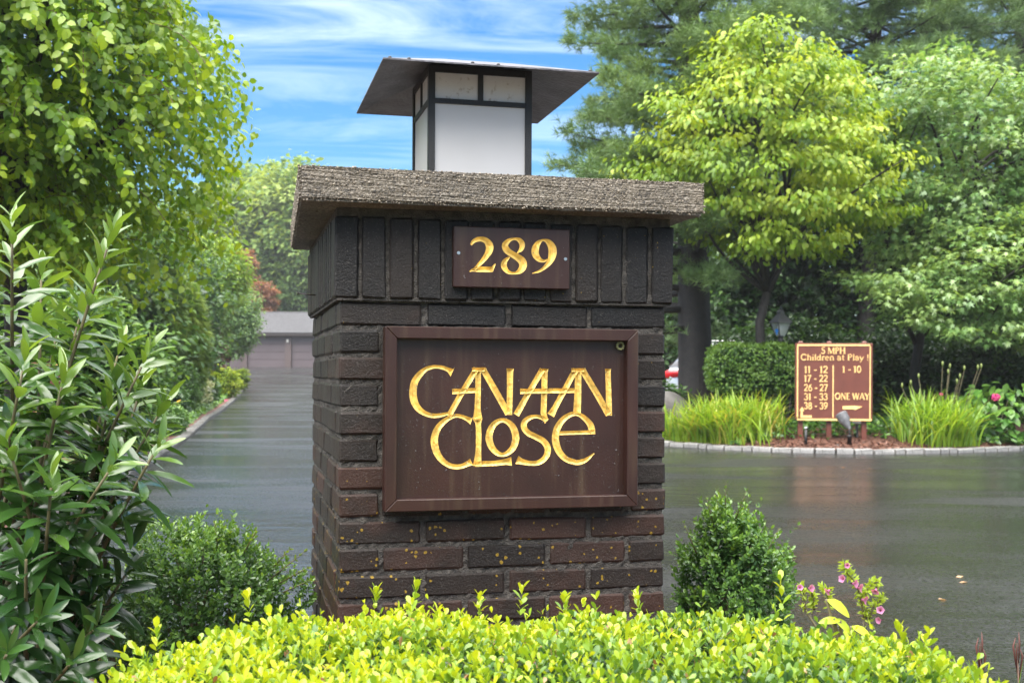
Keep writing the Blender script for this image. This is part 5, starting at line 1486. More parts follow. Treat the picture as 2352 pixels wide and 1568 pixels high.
# low wisps of grass between the laurel and the box bush
rng = np.random.default_rng(9)
def blades(root, base, rng, feet, h, lean, wd, tint, mat, n_ind, seed=0, arch=1.0):
    """each blade a bent ribbon; the first n_ind are single objects"""
    rest = MB(); rt_ = []
    for i in range(len(feet)):
        a = rng.uniform(0, 2 * math.pi); l = lean * rng.uniform(.3, 1.25); hh = h * rng.uniform(.6, 1.1)
        out = np.array([math.cos(a), math.sin(a), 0])
        ts_ = np.linspace(0, 1, 7)
        C = np.array([feet[i] + out * l * t ** 1.7 + np.array([0, 0, hh * (t - arch * .55 * (l / h) * t ** 3)]) for t in ts_])
        sd_ = np.array([-out[1], out[0], 0]) * .8 + np.array([rng.normal(0, .3), rng.normal(0, .3), 0])
        sd_ /= np.linalg.norm(sd_)
        w_ = wd * rng.uniform(.7, 1.2) * np.array([.7, 1, 1, .95, .8, .5, .05])
        V = [C[k] - sd_ * w_[k] for k in range(7)] + [C[k] + np.array([0, 0, -.15]) * w_[k] for k in range(7)] + [C[k] + sd_ * w_[k] for k in range(7)]
        Fs = [(k, k + 1, 8 + k, 7 + k) for k in range(6)] + [(7 + k, 8 + k, 15 + k, 14 + k) for k in range(6)]
        t_ = float(np.clip(tint + rng.normal(0, .16), 0, 1))
        if i < n_ind:
            me = np_mesh('blade', np.array(V) - base, np.full(12, 4), np.array(Fs).ravel(), np.full(21, t_))
            me.materials.append(mat); link('blade', me, root)
        else:
            rest.add(np.array(V) - base, Fs); rt_ += [t_] * 21
    if rest.v:
        me = np_mesh('blades', np.array(rest.v), np.full(len(rest.f), 4), np.array(rest.f).ravel(), np.array(rt_)); me.materials.append(mat)
        link('blades', me, root)['kind'] = 'stuff'
gw_, gb_ = plant('grass_tuft', at(255, 1480, 3.7)[0], 3.7, .07, 'wispy pale grass tuft between the tall leafy shrub and the dark box bush', 'grass')
feet = np.stack([gb_[0] + rng.normal(0, .09, 70), gb_[1] + rng.normal(0, .1, 70), np.full(70, .06)], 1)
blades(gw_, gb_, rng, feet, .22, .12, .0022, .75, G_blade, 60)
gw_, gb_ = plant('grass_tuft', at(2350, 1560, 2.3)[0], 2.3, .07, 'green grass blades at the lower right corner past the hedge', 'grass')
feet = np.stack([gb_[0] + .03 + rng.normal(0, .03, 24), gb_[1] + rng.normal(0, .04, 24), np.full(24, .06)], 1)
blades(gw_, gb_, rng, feet, .42, .10, .004, .4, G_blade, 24)
for i, (xp, yp, Y) in enumerate(((2253, 1462, 2.5), (2338, 1462, 2.5))):
    tp = at(xp, yp, Y)
    t, b = plant('flower_spike', tp[0], Y, .07, ('dry brown seed spike standing just beyond the right end of the hedge', 'dry brown seed spike at the right edge of the picture')[i], 'seed spike')
    mb = MB(); mb.tube([(0, 0, -.02), (.004, 0, tp[2] * .5), (0, 0, tp[2] - .07 - .05)], [.002, .0018, .0015], 6); mb.build('stalk', M_twig, t)
    mb = MB()
    for s in range(4):
        a = s * 1.6
        mb.tube([(.003 * math.cos(a), .003 * math.sin(a), tp[2] - .16 + .012 * s), (.010 * math.cos(a), .006 * math.sin(a), tp[2] - .11 + .01 * s), (.005 * math.cos(a), .003 * math.sin(a), tp[2] - .095 + .012 * s)], [.0012, .0022, .0005], 6)
    mb.build('seed_head', simple('brown_seed', (.09, .03, .022), .7, noise=.3), t)

# ---- petunias and a chartreuse leaf plant behind the hedge ------------
rng = np.random.default_rng(14)
pet, pbs = plant('petunia', at(1960, 1400, 2.7)[0], 2.7, .07, 'trailing petunia with pink trumpet flowers behind the right end of the hedge', 'flowers')
mb = MB()
stems = [[(1985, 1420), (1975, 1365), (1962, 1335), (1945, 1312), (1940, 1290)], [(1990, 1420), (1988, 1375), (1992, 1352), (2005, 1340), (2018, 1335)], [(1995, 1430), (2005, 1395), (2020, 1380), (2026, 1372)], [(1850, 1400), (1845, 1360), (1838, 1345)], [(1905, 1400), (1900, 1362), (1893, 1350)], [(1870, 1400), (1868, 1370), (1862, 1358)]]
SP_, SA_, SN_, SZ_ = [], [], [], []
for s in stems:
    C = catmull([at(x, y, 2.68) for x, y in s], 5)
    mb.tube(C - pbs, .0022, 5)
    for j in range(len(C) * 6):
        p = C[rng.integers(len(C))] + rng.normal(0, .002, 3)
        SP_.append(p); SA_.append(nrm(rng.normal(size=3) + np.array([0, 0, .3]))); SN_.append(rng.normal(size=3)); SZ_.append(rng.uniform(.010, .02))
mb.tube([(0, 0, -.02), (.02, 0, .3), at(1985, 1420, 2.68) - pbs], .003, 5); mb.tube([(0, 0, -.02), (-.05, 0, .3), at(1850, 1400, 2.68) - pbs], .003, 5)
mb.build('stems', M_stem, pet)
singles('leaf', T_ovate(.16, .2, .2, .5), 'pet', np.array(SP_) - pbs, np.array(SA_), np.array(SN_), np.array(SZ_), np.full(len(SP_), .8), G_dog, pet)
FL = [(1946, 1298, .0065), (1934, 1328, .009), (1966, 1340, .010), (1978, 1350, .010), (2010, 1358, .0095), (1988, 1378, .010), (2022, 1400, .009), (2018, 1424, .008), (1838, 1348, .007), (1864, 1350, .009), (1900, 1358, .009)]
for x, y, s in FL:
    p = at(x, y, 2.66) - pbs
    d = nrm(np.array([rng.normal(0, .8), -.7 + rng.normal(0, .4), rng.normal(-.1, .4)])[None])[0]
    e1 = nrm(np.cross(d, [0, .2, 1])[None])[0]; e2 = np.cross(d, e1)
    V = [p - d * s * 1.7]; ti = [.1]
    for ringi, (r_, f_) in enumerate(((.22, -.9), (.42, -.2), (1.0, .10))):
        for k in range(10):
            a = 2 * math.pi * k / 10
            rr_ = r_ * (1 + (.10 if k % 2 else -.08) * (ringi == 2))
            V.append(p + s * (rr_ * (math.cos(a) * e1 + math.sin(a) * e2) + d * (f_ + (rng.normal(0, .12) if ringi == 2 else 0)))); ti.append((.15, .25, .75)[ringi])
    Fs = [(0, 1 + k, 1 + (k + 1) % 10) for k in range(10)]
    idx = [i for f in Fs for i in f]; nf = [3] * 10
    for q in range(2):
        for k in range(10):
            idx += [1 + q * 10 + k, 1 + q * 10 + (k + 1) % 10, 11 + q * 10 + (k + 1) % 10, 11 + q * 10 + k]; nf.append(4)
    me = np_mesh('flower', np.array(V), np.array(nf), np.array(idx), np.array(ti), True); me.materials.append(M_petal)
    link('flower', me, pet)
hos, hbs = plant('sweet_potato_vine', at(1950, 1400, 2.55)[0], 2.55, .07, 'chartreuse broad-leaved plant tucked between the hedge and the petunia', 'plant')
M_char = leafmat('chartreuse_leaf', [(0, (.30, .40, .03)), (1, (.48, .52, .05))], rough=.35, trans=.4, tmul=1.2)
pts = [(1898, 1376, 1, -.45), (1955, 1438, 1, -.3), (1930, 1425, -.6, .1), (2000, 1460, .8, -.4), (1915, 1420, .9, -.5)]
singles('leaf', T_long(.22, .25, .35), 'char', np.array([at(x, y, 2.5) for x, y, a, b in pts]) - hbs, np.array([(a, -.15, b) for x, y, a, b in pts]), np.array([(0, -.9, 1.)] * 5), np.array([.062, .05, .045, .04, .05]), np.array([.9, .7, .5, .6, .4]), M_char, hos)
mb = MB()
for x, y, a, b in pts: mb.tube([(0, 0, -.02), (.01 * a, .02, .25), at(x, y, 2.5) - hbs], .003, 5)
mb.build('stems', M_stem, hos)

# ---- island planting ---------------------------------------------------
rng = np.random.default_rng(17)
def clump(xs_, n, h, lean, wd, label, Yoff, tint, n_ind=300, grp='strappy clumps on the island'):
    x0, x1 = xs_
    xm = at((x0 + x1) / 2, 1000, 16)[0]; ym = float(island_front(xm)) + Yoff
    root, b = plant('daylily_clump', xm, ym, iz(xm, ym), label, 'daylilies', grp)
    half = (x1 - x0) / 2 / F * ym
    fx = xm + rng.normal(0, .45, n).clip(-1, 1) * half; fy = ym + rng.normal(0, .28, n)
    fy = np.maximum(fy, island_front(fx) + .22)
    feet = np.stack([fx, fy, np.array([iz(a, c) for a, c in zip(fx, fy)]) - .02], 1)
    order = np.argsort(fy)
    blades(root, b, rng, feet[order], h, lean, wd, tint, G_blade, n_ind)
    return root, b
clump((1560, 1800), 1150, .74, .50, .012, 'big lime green strappy clump between the boulder and the island sign', .62, .70)
clump((1528, 1575), 150, .42, .22, .009, 'small lime green strappy clump at the pillar edge in front of the boulder', .45, .62, 150)
dl, db = clump((2060, 2240), 700, .80, .55, .012, 'strappy clump with seed pods right of the island sign', .6, .60)
mb = MB(); pm = MB()
for x, y in ((2072, 890), (2092, 883), (2110, 868), (2165, 840), (2182, 845), (2215, 850), (2205, 868), (2178, 858), (2246, 848), (2198, 880), (2254, 845)):
    tp = at(x, y, db[1]); ft = np.array([db[0] + (tp[0] - db[0]) * .55, db[1], iz(tp[0], db[1])])
    C = np.array([ft, ft * .5 + tp * .5 + np.array([(ft[0] - tp[0]) * .15, 0, .03]), tp])
    mb.tube(C - db, [.004, .0035, .003], 5)
    pod = MB().lathe([(.004, -.01), (.013, .015), (.016, .035), (.011, .055), (.003, .065)], 7, tuple(tp - db)).build('seed_pod', G_cyp if False else simple('seed_pod_green', (.16, .2, .05), .5), dl)
o = mb.build('flower_stalks', M_stem, dl)
hyd, hb_ = plant('hydrangea', at(2282, 960, 16.6)[0], 16.6, iz(at(2282, 960, 16.6)[0], 16.6), 'broad-leaved green hydrangea with one hot pink bloom at the right edge', 'hydrangea')
n = 520
P, v = ell_points(rng, n, hb_ + np.array([.12, 0, .30]), (.80, .5, .52), (.35, 1))
P[:, 2] = np.maximum(P[:, 2], hb_[2] + .04)
singles('leaf', O_wide, 'hyd', P - hb_, v * np.array([1, 1, .1]) + rng.normal(0, .4, (n, 3)) + np.array([0, 0, -.25]), np.array([0, -.3, 1.]) + v * .5 + rng.normal(0, .25, (n, 3)), rng.uniform(.11, .17, n), np.clip(rng.normal(.6, .2, n) + .2 * v[:, 2], 0, 1), G_hyd, hyd)
mb = MB(); limbs(mb, rng, (0, 0, -.05), [(q * np.array([.5, .4, .3]) + np.array([.1, 0, .35])) for q in nrm(rng.normal(size=(9, 3)) + np.array([0, 0, 1]))], .012, .005); mb.build('stems', M_stem, hyd)
for (x, y, rr_, nm_) in ((2287, 912, .062, 'flower_head'), (2162, 905, .025, 'flower_head')):
    pc = at(x, y, 16.1) - hb_
    nf_ = 90; vv = nrm(rng.normal(size=(nf_, 3)))
    mass(nm_, DIA, pc + vv * rr_ * np.array([1, 1, .8]) * rng.uniform(.75, 1, (nf_, 1)), np.cross(vv, rng.normal(size=(nf_, 3))), vv, rr_ * .55, rng.random(nf_), M_hot, hyd, kind=None)
# ivy carpet round the sign posts
def carpet(name, n, xr, yr, size, mat, zf, lab=None, seed=0):
    rng = np.random.default_rng(seed)
    x = rng.uniform(*xr, n); y = rng.uniform(*yr, n)
    z = np.array([zf(a, b) for a, b in zip(x, y)]) + rng.uniform(0, .09, n)
    return mass(name, O_wide, np.stack([x, y, z], 1), rng.normal(size=(n, 3)) * np.array([1, 1, .3]), np.array([0, -.4, 1]) + rng.normal(0, .35, (n, 3)), rng.uniform(*size, n), np.clip(rng.normal(.45, .25, n), 0, 1), mat, None)
def ivz(x, y): return iz(x, y) + (.0 if y > 15.85 else -.3)
carpet('ivy_groundcover', 4200, (3.0, 7.2), (15.95, 18.2), (.05, .09), G_ivy, lambda x, y: iz(x, y) + .06 * math.sin(3 * x) ** 2, seed=5)

# clipped hedge behind
def box_cloud(rng, n, lo, hi, rnd=.12):
    """points on the skin of a clipped block with softened corners"""
    lo, hi = np.array(lo, float), np.array(hi, float)
    c, h = (lo + hi) / 2, (hi - lo) / 2
    v = nrm(rng.normal(size=(n, 3)))
    p = 5.0
    k = 1 / (np.abs(v) ** p).sum(1) ** (1 / p)
    q = v * k[:, None]
    nm = nrm(np.sign(q) * np.abs(q) ** (p - 1) / h)
    return c + q * h * rng.uniform(.9, 1.02, (n, 1)), nm
def clipped(name, lo, hi, n, ls, mat, label, cat, seed, legs=True, zg=0.0, grp=None, tint=.5):
    rng = np.random.default_rng(seed)
    cx_, cy2 = (lo[0] + hi[0]) / 2, (lo[1] + hi[1]) / 2
    root, b = plant(name, cx_, cy2, zg, label, cat, grp)
    P, nm = box_cloud(rng, n, lo, hi)
    m = len(P)
    lump = .5 + .5 * np.sin(P[:, 0] * 9 + P[:, 2] * 7) * np.sin(P[:, 2] * 11 + P[:, 1] * 6)
    leaves(root, b, 'leaf', DIA, name, P + nm * (lump * .05 - .03)[:, None], nm * .5 + rng.normal(0, .6, (m, 3)), nm + np.array([0, 0, .5]) + rng.normal(0, .5, (m, 3)), rng.uniform(ls * .7, ls * 1.2, m), np.clip(tint - .15 + .3 * lump + .15 * nm[:, 2] + rng.normal(0, .14, m), 0, 1), mat, 0)
    P2, nm2 = box_cloud(rng, n // 2, lo, hi); c_ = (np.array(lo) + np.array(hi)) / 2; P2 = c_ + (P2 - c_) * rng.uniform(.5, .9, (len(P2), 1))
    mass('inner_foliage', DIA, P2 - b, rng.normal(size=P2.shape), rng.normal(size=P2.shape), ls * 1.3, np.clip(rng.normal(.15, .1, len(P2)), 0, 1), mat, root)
    if legs:
        mb = MB()
        for k in range(7):
            x = rng.uniform(lo[0] + .15, hi[0] - .15) - b[0]; y = rng.normal(0, .1)
            mb.tube([(x * .8, y, -.1), (x + rng.normal(0, .05), y, (lo[2] - zg) * .6), (x + rng.normal(0, .1), y, lo[2] - zg + .2)], [.022, .018, .012], 6)
        mb.build('stems', M_bark, root)
    return root
Yh = 17.3
q0, q1 = at(1634, 900, Yh), at(1836, 790, Yh)
clipped('clipped_hedge', (q0[0], Yh - .1, q0[2]), (q1[0] + .1, Yh + .8, q1[2]), 6500, .055, G_mid, 'square clipped green hedge on bare stems left of the island sign', 'hedge', 51, zg=iz(q0[0] + .6, Yh), tint=.82)

# ---- trees --------------------------------------------------------------
def tree_root(name, x, y, label, cat='tree', group=None, z=None):
    return plant(name, x, y, float(gz(y)) if z is None else z, label, cat, group)
# weeping birch on the left
rng = np.random.default_rng(23)
bt, bb = tree_root('weeping_birch', -3.55, 8.4, 'birch with drooping sprays of light green leaves, filling the upper left above the tall shrub', z=.05)
c = np.array([-3.72, 8.3, 3.55])
ns = 3600
P0, v = ell_points(rng, ns, c, (1.8, 1.55, 2.05), (.18, 1.0))
# shoots: out from the limb and then hanging
LP, LA, LN, LS, LT = [], [], [], [], []
tw = MB(); k2 = 0
for i in range(ns):
    o = v[i] * np.array([1, 1, .15]); l = rng.uniform(.35, .75)
    out = nrm((o + rng.normal(0, .25, 3))[None])[0]
    m = 15; dr_ = rng.choice([.25, .5, .8])
    t = (np.arange(m) + .5) / m
    C = P0[i] + out[None] * (l * .8 * (1 - (1 - t) ** 1.4))[:, None] + np.array([0, 0, -1.0]) * (l * dr_ * t ** 1.9 - l * .15 * t)[:, None]
    T_ = np.gradient(C, axis=0); T_ = nrm(T_)
    s1 = nrm(np.cross(T_, rng.normal(size=3)))
    sg_ = np.where(np.arange(m) % 2 == 0, 1, -1)[:, None]
    LP.append(C); LA.append(T_ * .55 + s1 * sg_ * .75 + np.array([0, 0, -.35]) + rng.normal(0, .2, (m, 3)))
    LN.append(np.array([0, 0, .6]) + out * .8 + rng.normal(0, .4, (m, 3))); LS.append(rng.uniform(.042, .075, m))
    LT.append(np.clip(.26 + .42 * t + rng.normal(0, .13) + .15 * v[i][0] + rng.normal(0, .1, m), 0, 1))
    if i % 5 == 0:
        qq = proj(C[-1])
        if qq[0] < 500 and qq[1] < 620: tw.tube((C - bb)[::3], .0028, 4, False)
LP, LA, LN, LS, LT = (np.concatenate(a) for a in (LP, LA, LN, LS, LT))
q = proj(LP)
lim = np.interp(q[:, 0], [-400, 0, 200, 330, 430, 520, 580], [620, 640, 640, 700, 720, 660, 560]) + rng.normal(0, 25, len(q))
right = np.interp(q[:, 1], [-200, 0, 90, 200, 330, 480, 600, 720], [330, 410, 500, 560, 545, 575, 560, 540])
ok = (q[:, 1] < lim) & (q[:, 0] < right + rng.normal(12, 24, len(q)))
LP, LA, LN, LS, LT = (a[ok] for a in (LP, LA, LN, LS, LT))
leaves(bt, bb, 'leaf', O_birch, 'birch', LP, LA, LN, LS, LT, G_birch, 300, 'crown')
n = 7000; Pi, vi = ell_points(rng, n, c, (1.35, 1.2, 1.7), (.0, 1.0)); qi = proj(Pi); Pi = Pi[(qi[:, 1] < 600) & (qi[:, 0] < 470)]; n = len(Pi)
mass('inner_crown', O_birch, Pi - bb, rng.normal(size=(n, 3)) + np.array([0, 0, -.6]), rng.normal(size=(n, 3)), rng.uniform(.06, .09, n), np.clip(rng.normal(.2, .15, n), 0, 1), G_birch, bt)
o = tw.build('twigs', M_twig, bt); o['kind'] = 'stuff'
mb = MB()
mb.tube([(0, 0, -.1), (.02, 0, 1.0), (-.05, .05, 2.2), (-.1, .05, 3.6), (-.1, 0, 5.2)], [.10, .085, .075, .055, .02], 10)
limbs(mb, rng, (-.06, .05, 2.0), [c - bb + q_ * np.array([1.35, 1.2, 1.5]) for q_ in nrm(rng.normal(size=(22, 3)) + np.array([0, 0, .3]))], .035, .006)
mb.build('trunk', M_bark, bt)

def clump_tree(root, b, rng, c, r, ncl, per, rad, flat, ls, T, key, mat, n_ind, trunk, tint=(.2, .8), droop=.5, shell=(.3, 1), mask=None, tr=.09, bark=None, nl=26, squash=None):
    C, v = ell_points(rng, ncl, c, r, shell)
    if squash is not None: C[:, 2] = squash(C[:, 2])
    if mask is not None:
        ok = mask(proj(C)); C, v = C[ok], v[ok]
    P, ax, nm, sz, ti = clumps(rng, C, v, per, rad, flat, ls, droop, tint)
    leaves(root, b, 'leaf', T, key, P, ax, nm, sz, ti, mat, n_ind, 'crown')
    mb = MB()
    for tk in trunk:
        mb.tube(np.array(tk[0]) - b, tk[1], 10)
    ids = rng.permutation(len(C))[:nl]
    forks = [np.array(tk[0][-1]) - b for tk in trunk]
    for i in ids:
        f = forks[rng.integers(len(forks))]
        limbs(mb, rng, f, [C[i] - b], tr * .42, .008, .5, 6)
    mb.build('trunk', bark or M_bark, root)
    return C
# yellow-green dogwood
rng = np.random.default_rng(29)
Yd = 17.6
f0 = at(1748, 800, Yd); fk = at(1762, 672, Yd)
dt, dbb = tree_root('dogwood', f0[0], Yd, 'yellow green dogwood with tiered leafy boughs right of the lantern', z=iz(f0[0], Yd))
c = at(1775, 335, Yd)
def dmask(q):
    L_ = np.interp(q[:, 1], [30, 120, 250, 330, 395, 450, 560, 620], [1690, 1600, 1510, 1450, 1400, 1560, 1640, 1720])
    R_ = np.interp(q[:, 1], [30, 90, 130, 250, 400, 500, 560, 620], [1745, 1800, 1960, 2000, 2080, 2080, 1960, 1850])
    e = rng.normal(0, 26, len(q))
    return (q[:, 0] > L_ + e) & (q[:, 0] < R_ + e) & (q[:, 1] > 45) & (q[:, 1] < 590 + e)
tier = lambda z: np.where(rng.random(len(z)) < .6, np.round((z - c[2]) / .5) * .5 + c[2] + rng.normal(0, .10, len(z)), z)
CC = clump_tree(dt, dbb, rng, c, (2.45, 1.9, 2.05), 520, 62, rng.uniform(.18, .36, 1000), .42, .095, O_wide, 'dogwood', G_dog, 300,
           [([f0 * np.array([1, 1, 0]) + np.array([0, 0, .1]), f0, at(1745, 740, Yd), fk], [.085, .075, .07, .065]), ([fk, at(1735, 610, Yd), at(1715, 540, Yd)], [.05, .042, .035]), ([fk, at(1790, 620, Yd), at(1815, 550, Yd)], [.05, .04, .03])],
           (.3, 1.0), .75, (.2, 1), dmask, .085, M_bark, 26, tier)
# pale maples on the right
rng = np.random.default_rng(33)
Ym = 18.6
f0 = at(2110, 950, Ym)
mt, mbb = tree_root('young_maple', f0[0], Ym, 'tall pale green maple at the right edge behind the dogwood', z=iz(f0[0], Ym))
c = at(2225, 370, Ym)
def mmask(q):
    L_ = np.interp(q[:, 1], [100, 170, 300, 480, 620, 720, 800], [2070, 1930, 1980, 2010, 2010, 2040, 2090])
    T_ = np.interp(q[:, 0], [1900, 2000, 2100, 2200, 2352, 2500], [170, 170, 130, 110, 190, 220])
    return (q[:, 0] > L_) & (q[:, 1] > T_) & (q[:, 1] < 800)
clump_tree(mt, mbb, rng, c, (2.6, 1.6, 2.6), 560, 55, .30, .6, .11, MAP, 'maple', G_maple, 300,
           [([f0 * np.array([1, 1, 0]) + np.array([0, 0, .1]), at(2100, 860, Ym), at(2120, 730, Ym), at(2150, 600, Ym), at(2170, 450, Ym)], [.09, .08, .07, .055, .04]), ([at(2110, 780, Ym), at(2180, 700, Ym), at(2270, 560, Ym)], [.05, .04, .025]), ([at(2110, 800, Ym), at(2060, 700, Ym), at(2030, 600, Ym)], [.045, .035, .025])],
           (.35, .9), .45, (.2, 1), mmask, .09, M_bark, 40)
rng = np.random.default_rng(35)
Yq = 17.2
fq = at(2420, 960, Yq)
m2, m2b = tree_root('young_maple', fq[0], Yq, 'spreading maple with low pale boughs reaching left over the hydrangea', z=iz(fq[0], Yq))
c = at(2230, 690, Yq)
def m2mask(q):
    T_ = np.interp(q[:, 0], [1900, 1960, 2080, 2200, 2352], [600, 610, 640, 560, 460])
    B_ = np.interp(q[:, 0], [1900, 1990, 2100, 2200, 2352], [630, 660, 745, 770, 800])
    return (q[:, 1] > T_) & (q[:, 1] < B_) & (q[:, 0] > 1900)
clump_tree(m2, m2b, rng, c, (2.3, 1.0, 1.5), 420, 40, .24, .35, .10, MAP, 'maple', G_maple, 200,
           [([fq * np.array([1, 1, 0]) + np.array([0, 0, .1]), at(2420, 850, Yq), at(2400, 720, Yq), at(2380, 600, Yq)], [.07, .06, .05, .03])], (.5, 1), .55, (.1, 1), m2mask, .07, M_bark, 26)

# white pines
TUFT = T_tuft(12, 3, 1.15, .036)
def pine(root, b, rng, h, z0, rmax, n_whorl, per, tuft, trunk_r, lean=(0, 0), mask=None, nb=6, tint=.5, dens=1.0, clear=None):
    TP, TD, TT = [], [], []
    mb = MB()
    def tpt(z): return np.array([lean[0] * z / h, lean[1] * z / h, z])
    mb.tube([tpt(-.2) , tpt(.3), tpt(h * .3), tpt(h * .6), tpt(h)], [trunk_r * 1.35, trunk_r, trunk_r * .8, trunk_r * .5, .03], 12)
    for k in range(n_whorl):
        z = z0 + (h - z0) * (k / n_whorl) ** 1.0
        for j in range(nb):
            a = 2 * math.pi * (j + rng.uniform(-.35, .35)) / nb + k * .7
            f = (z - z0) / (h - z0)
            if clear is not None and clear(math.cos(a), math.sin(a), z): continue
            l = rmax * (1 - f) ** .7 * rng.uniform(.6, 1.1) * (.75 + .25 * min(1, f * 5))
            d = np.array([math.cos(a), math.sin(a), 0])
            rise = rng.uniform(-.12, .22)
            s = np.linspace(0, 1, 8)[:, None]
            C = tpt(z) + d * l * s + np.array([0, 0, 1.]) * l * (rise * s - .10 * s ** 2 + .08 * s ** 4)
            mb.tube(C[:-1], np.linspace(trunk_r * .2 * (1 - f) + .015, .006, 7), 5, False)
            m = int(per * l / rmax * dens) + 4
            u = rng.uniform(.22, 1, m) ** .75
            lat = rng.normal(0, 1, m) * .20 * l * (1.15 - u) + rng.normal(0, .08, m)
            sd_ = np.array([-d[1], d[0], 0])
            P = np.stack([np.interp(u, s[:, 0], C[:, q]) for q in range(3)], 1) + sd_ * lat[:, None] + np.array([0, 0, 1.]) * (rng.normal(.02, .07, m))[:, None]
            TP.append(P); TD.append(d * .7 + sd_ * np.sign(lat)[:, None] * .5 + np.array([0, 0, .35]) + rng.normal(0, .3, (m, 3)))
            TT.append(np.clip(tint + rng.normal(0, .12) + .2 * (u - .6) + rng.normal(0, .13, m), 0, 1))
    TP, TD, TT = map(np.concatenate, (TP, TD, TT))
    if mask is not None:
        ok = mask(proj(TP + b)); TP, TD, TT = TP[ok], TD[ok], TT[ok]
    mass('crown', TUFT, TP, TD, rng.normal(size=TP.shape), rng.uniform(tuft * .75, tuft * 1.25, len(TP)), TT, G_pine, root)
    mb.build('trunk', M_bark, root)
rng = np.random.default_rng(37)
Yp = 19.6
f0 = at(1600, 900, Yp)
pt, ptb = tree_root('white_pine', f0[0], Yp, 'large dark-trunked white pine with feathery boughs behind the lantern', z=.1)
def pmask(q):
    L_ = np.interp(q[:, 1], [-600, 0, 60, 200, 300, 420, 480, 700], [1200, 1255, 1235, 1245, 1300, 1235, 1400, 1535]) + rng.normal(0, 12, len(q))
    return (q[:, 0] > L_) & ~((q[:, 1] > 880))
pine(pt, ptb, rng, 13, 1.7, 3.5, 36, 260, .155, .30, (-.3, 0), pmask, 7, .55, 1.0, clear=lambda cx, cy, z: z < 4.3 and (cx > .15 or (z < 2.6 and cy < -.75)))
Yp2 = 25
f1 = at(1985, 800, Yp2)
p2, p2b = tree_root('white_pine', f1[0], Yp2, 'tall white pine behind the dogwood, its grey green boughs across the top', z=.1)
pine(p2, p2b, rng, 15, 4.6, 4.2, 36, 190, .19, .22, (.4, 0), None, 7, .5)
Yp3 = 27
f2 = at(2330, 800, Yp3)
p3, p3b = tree_root('white_pine', f2[0], Yp3, 'sparser dark pine at the top right corner with sky between its boughs', z=.1)
pine(p3, p3b, rng, 16, 5.0, 3.2, 26, 110, .19, .2, (.2, 0), None, 6, .3)
f3 = at(1578, 900, 23.5)
p4, p4b = tree_root('pine_trunk', f3[0], 23.5, 'slim dark trunk seen just right of the upright bricks of the pillar', z=.1)
mb = MB(); mb.tube([(0, 0, -.2), (.05, 0, 2), (-.05, 0, 5), (0, 0, 9)], [.2, .17, .14, .1], 10); 
for k in range(7):
    a = rng.uniform(0, 6.28); z = rng.uniform(2.5, 5); mb.tube([(0, 0, z), (.6 * math.cos(a), .6 * math.sin(a), z + .1), (1.2 * math.cos(a), 1.2 * math.sin(a), z - .05)], [.03, .02, .008], 5)
mb.build('trunk', M_bark, p4)

# dark understorey behind the island
rng = np.random.default_rng(39)
def bush(name, x, y, z, r, n, ls, mat, label, T=DIA, tint=(.2, .8), seed=None, grp=None, cat='shrub', zc=None, droop=.2, per=30, shell=(.55, 1), stems=True, n_ind=0):
    rng = np.random.default_rng(seed if seed is not None else int(abs(x * 1000 + y * 77)))
    root, b = plant(name, x, y, z, label, cat, grp)
    c = np.array([x, y, z + (r[2] * .85 if zc is None else zc)])
    ncl = max(4, n // per)
    C, v = ell_points(rng, ncl, c, np.array(r) * .92, shell)
    ok = C[:, 2] > z + .02; C, v = C[ok], v[ok]
    P, ax, nm, sz, ti = clumps(rng, C, v, per, min(r) * .28, .8, ls, droop, tint)
    ok = P[:, 2] > z
    leaves(root, b, 'leaf', T, name, P[ok], ax[ok], nm[ok], sz[ok], ti[ok], mat, n_ind, 'foliage')
    if n > 2000:
        m = n // 3; Pi, vi = ell_points(rng, m, c, np.array(r) * .8, (0, .8)); Pi = Pi[Pi[:, 2] > z]; m = len(Pi)
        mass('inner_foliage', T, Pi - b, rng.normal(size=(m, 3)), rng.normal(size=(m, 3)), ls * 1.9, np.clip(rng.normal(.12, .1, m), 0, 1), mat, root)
    if stems:
        mb = MB(); limbs(mb, rng, (0, 0, -.05), [q - b for q in C[rng.permutation(len(C))[:10]]], .02 * max(.5, min(2, r[2])), .005, .4, 5)
        mb.build('stems', M_bark, root)
    return root
ux = [(1695, 22.4, .8, 1.5, 'dark shrub behind the clipped hedge, left of the lamp post'), (1740, 22, 1.5, 1.9, 'dark shrub behind the clipped hedge and the leaning dogwood trunk'), (1850, 20.5, 1.4, 2.0, 'dark evergreen shrub right behind the lamp post lantern'),
      (1950, 20.2, 1.5, 1.7, 'dark evergreen shrub directly behind the island sign'), (2060, 20.6, 1.5, 1.9, 'dark evergreen shrub behind the maple trunk'), (2170, 20.0, 1.5, 1.6, 'dark evergreen shrub behind the seed pod clump'),
      (2280, 19.6, 1.6, 1.7, 'dark evergreen shrub behind the hydrangea'), (2390, 19.3, 1.6, 2.1, 'dark evergreen shrub at the right edge behind the hydrangea'),
      (1800, 25.5, 2.4, 5.6, 'big dark evergreen far behind the lamp post'), (2030, 25.5, 2.6, 6.0, 'big dark evergreen far behind the island sign'), (2270, 25.5, 2.6, 6.0, 'big dark evergreen far behind the right maple'), (1690, 27.5, 2.2, 5.2, 'big dark evergreen behind the silver car')]
for i, (xp, Y, rx_, rz_, lab) in enumerate(ux):
    p = at(xp, 900, Y)
    bush('evergreen_shrub', p[0], Y, float(gz(Y)) + (.1 if Y < 23 else 0), (rx_ * .8, .8, rz_ / 1.85), int(3000 if Y < 23 else 9000), .10 if Y < 23 else .14, G_dark, lab, seed=100 + i, grp='dark evergreens behind the island', tint=(.05, .75))
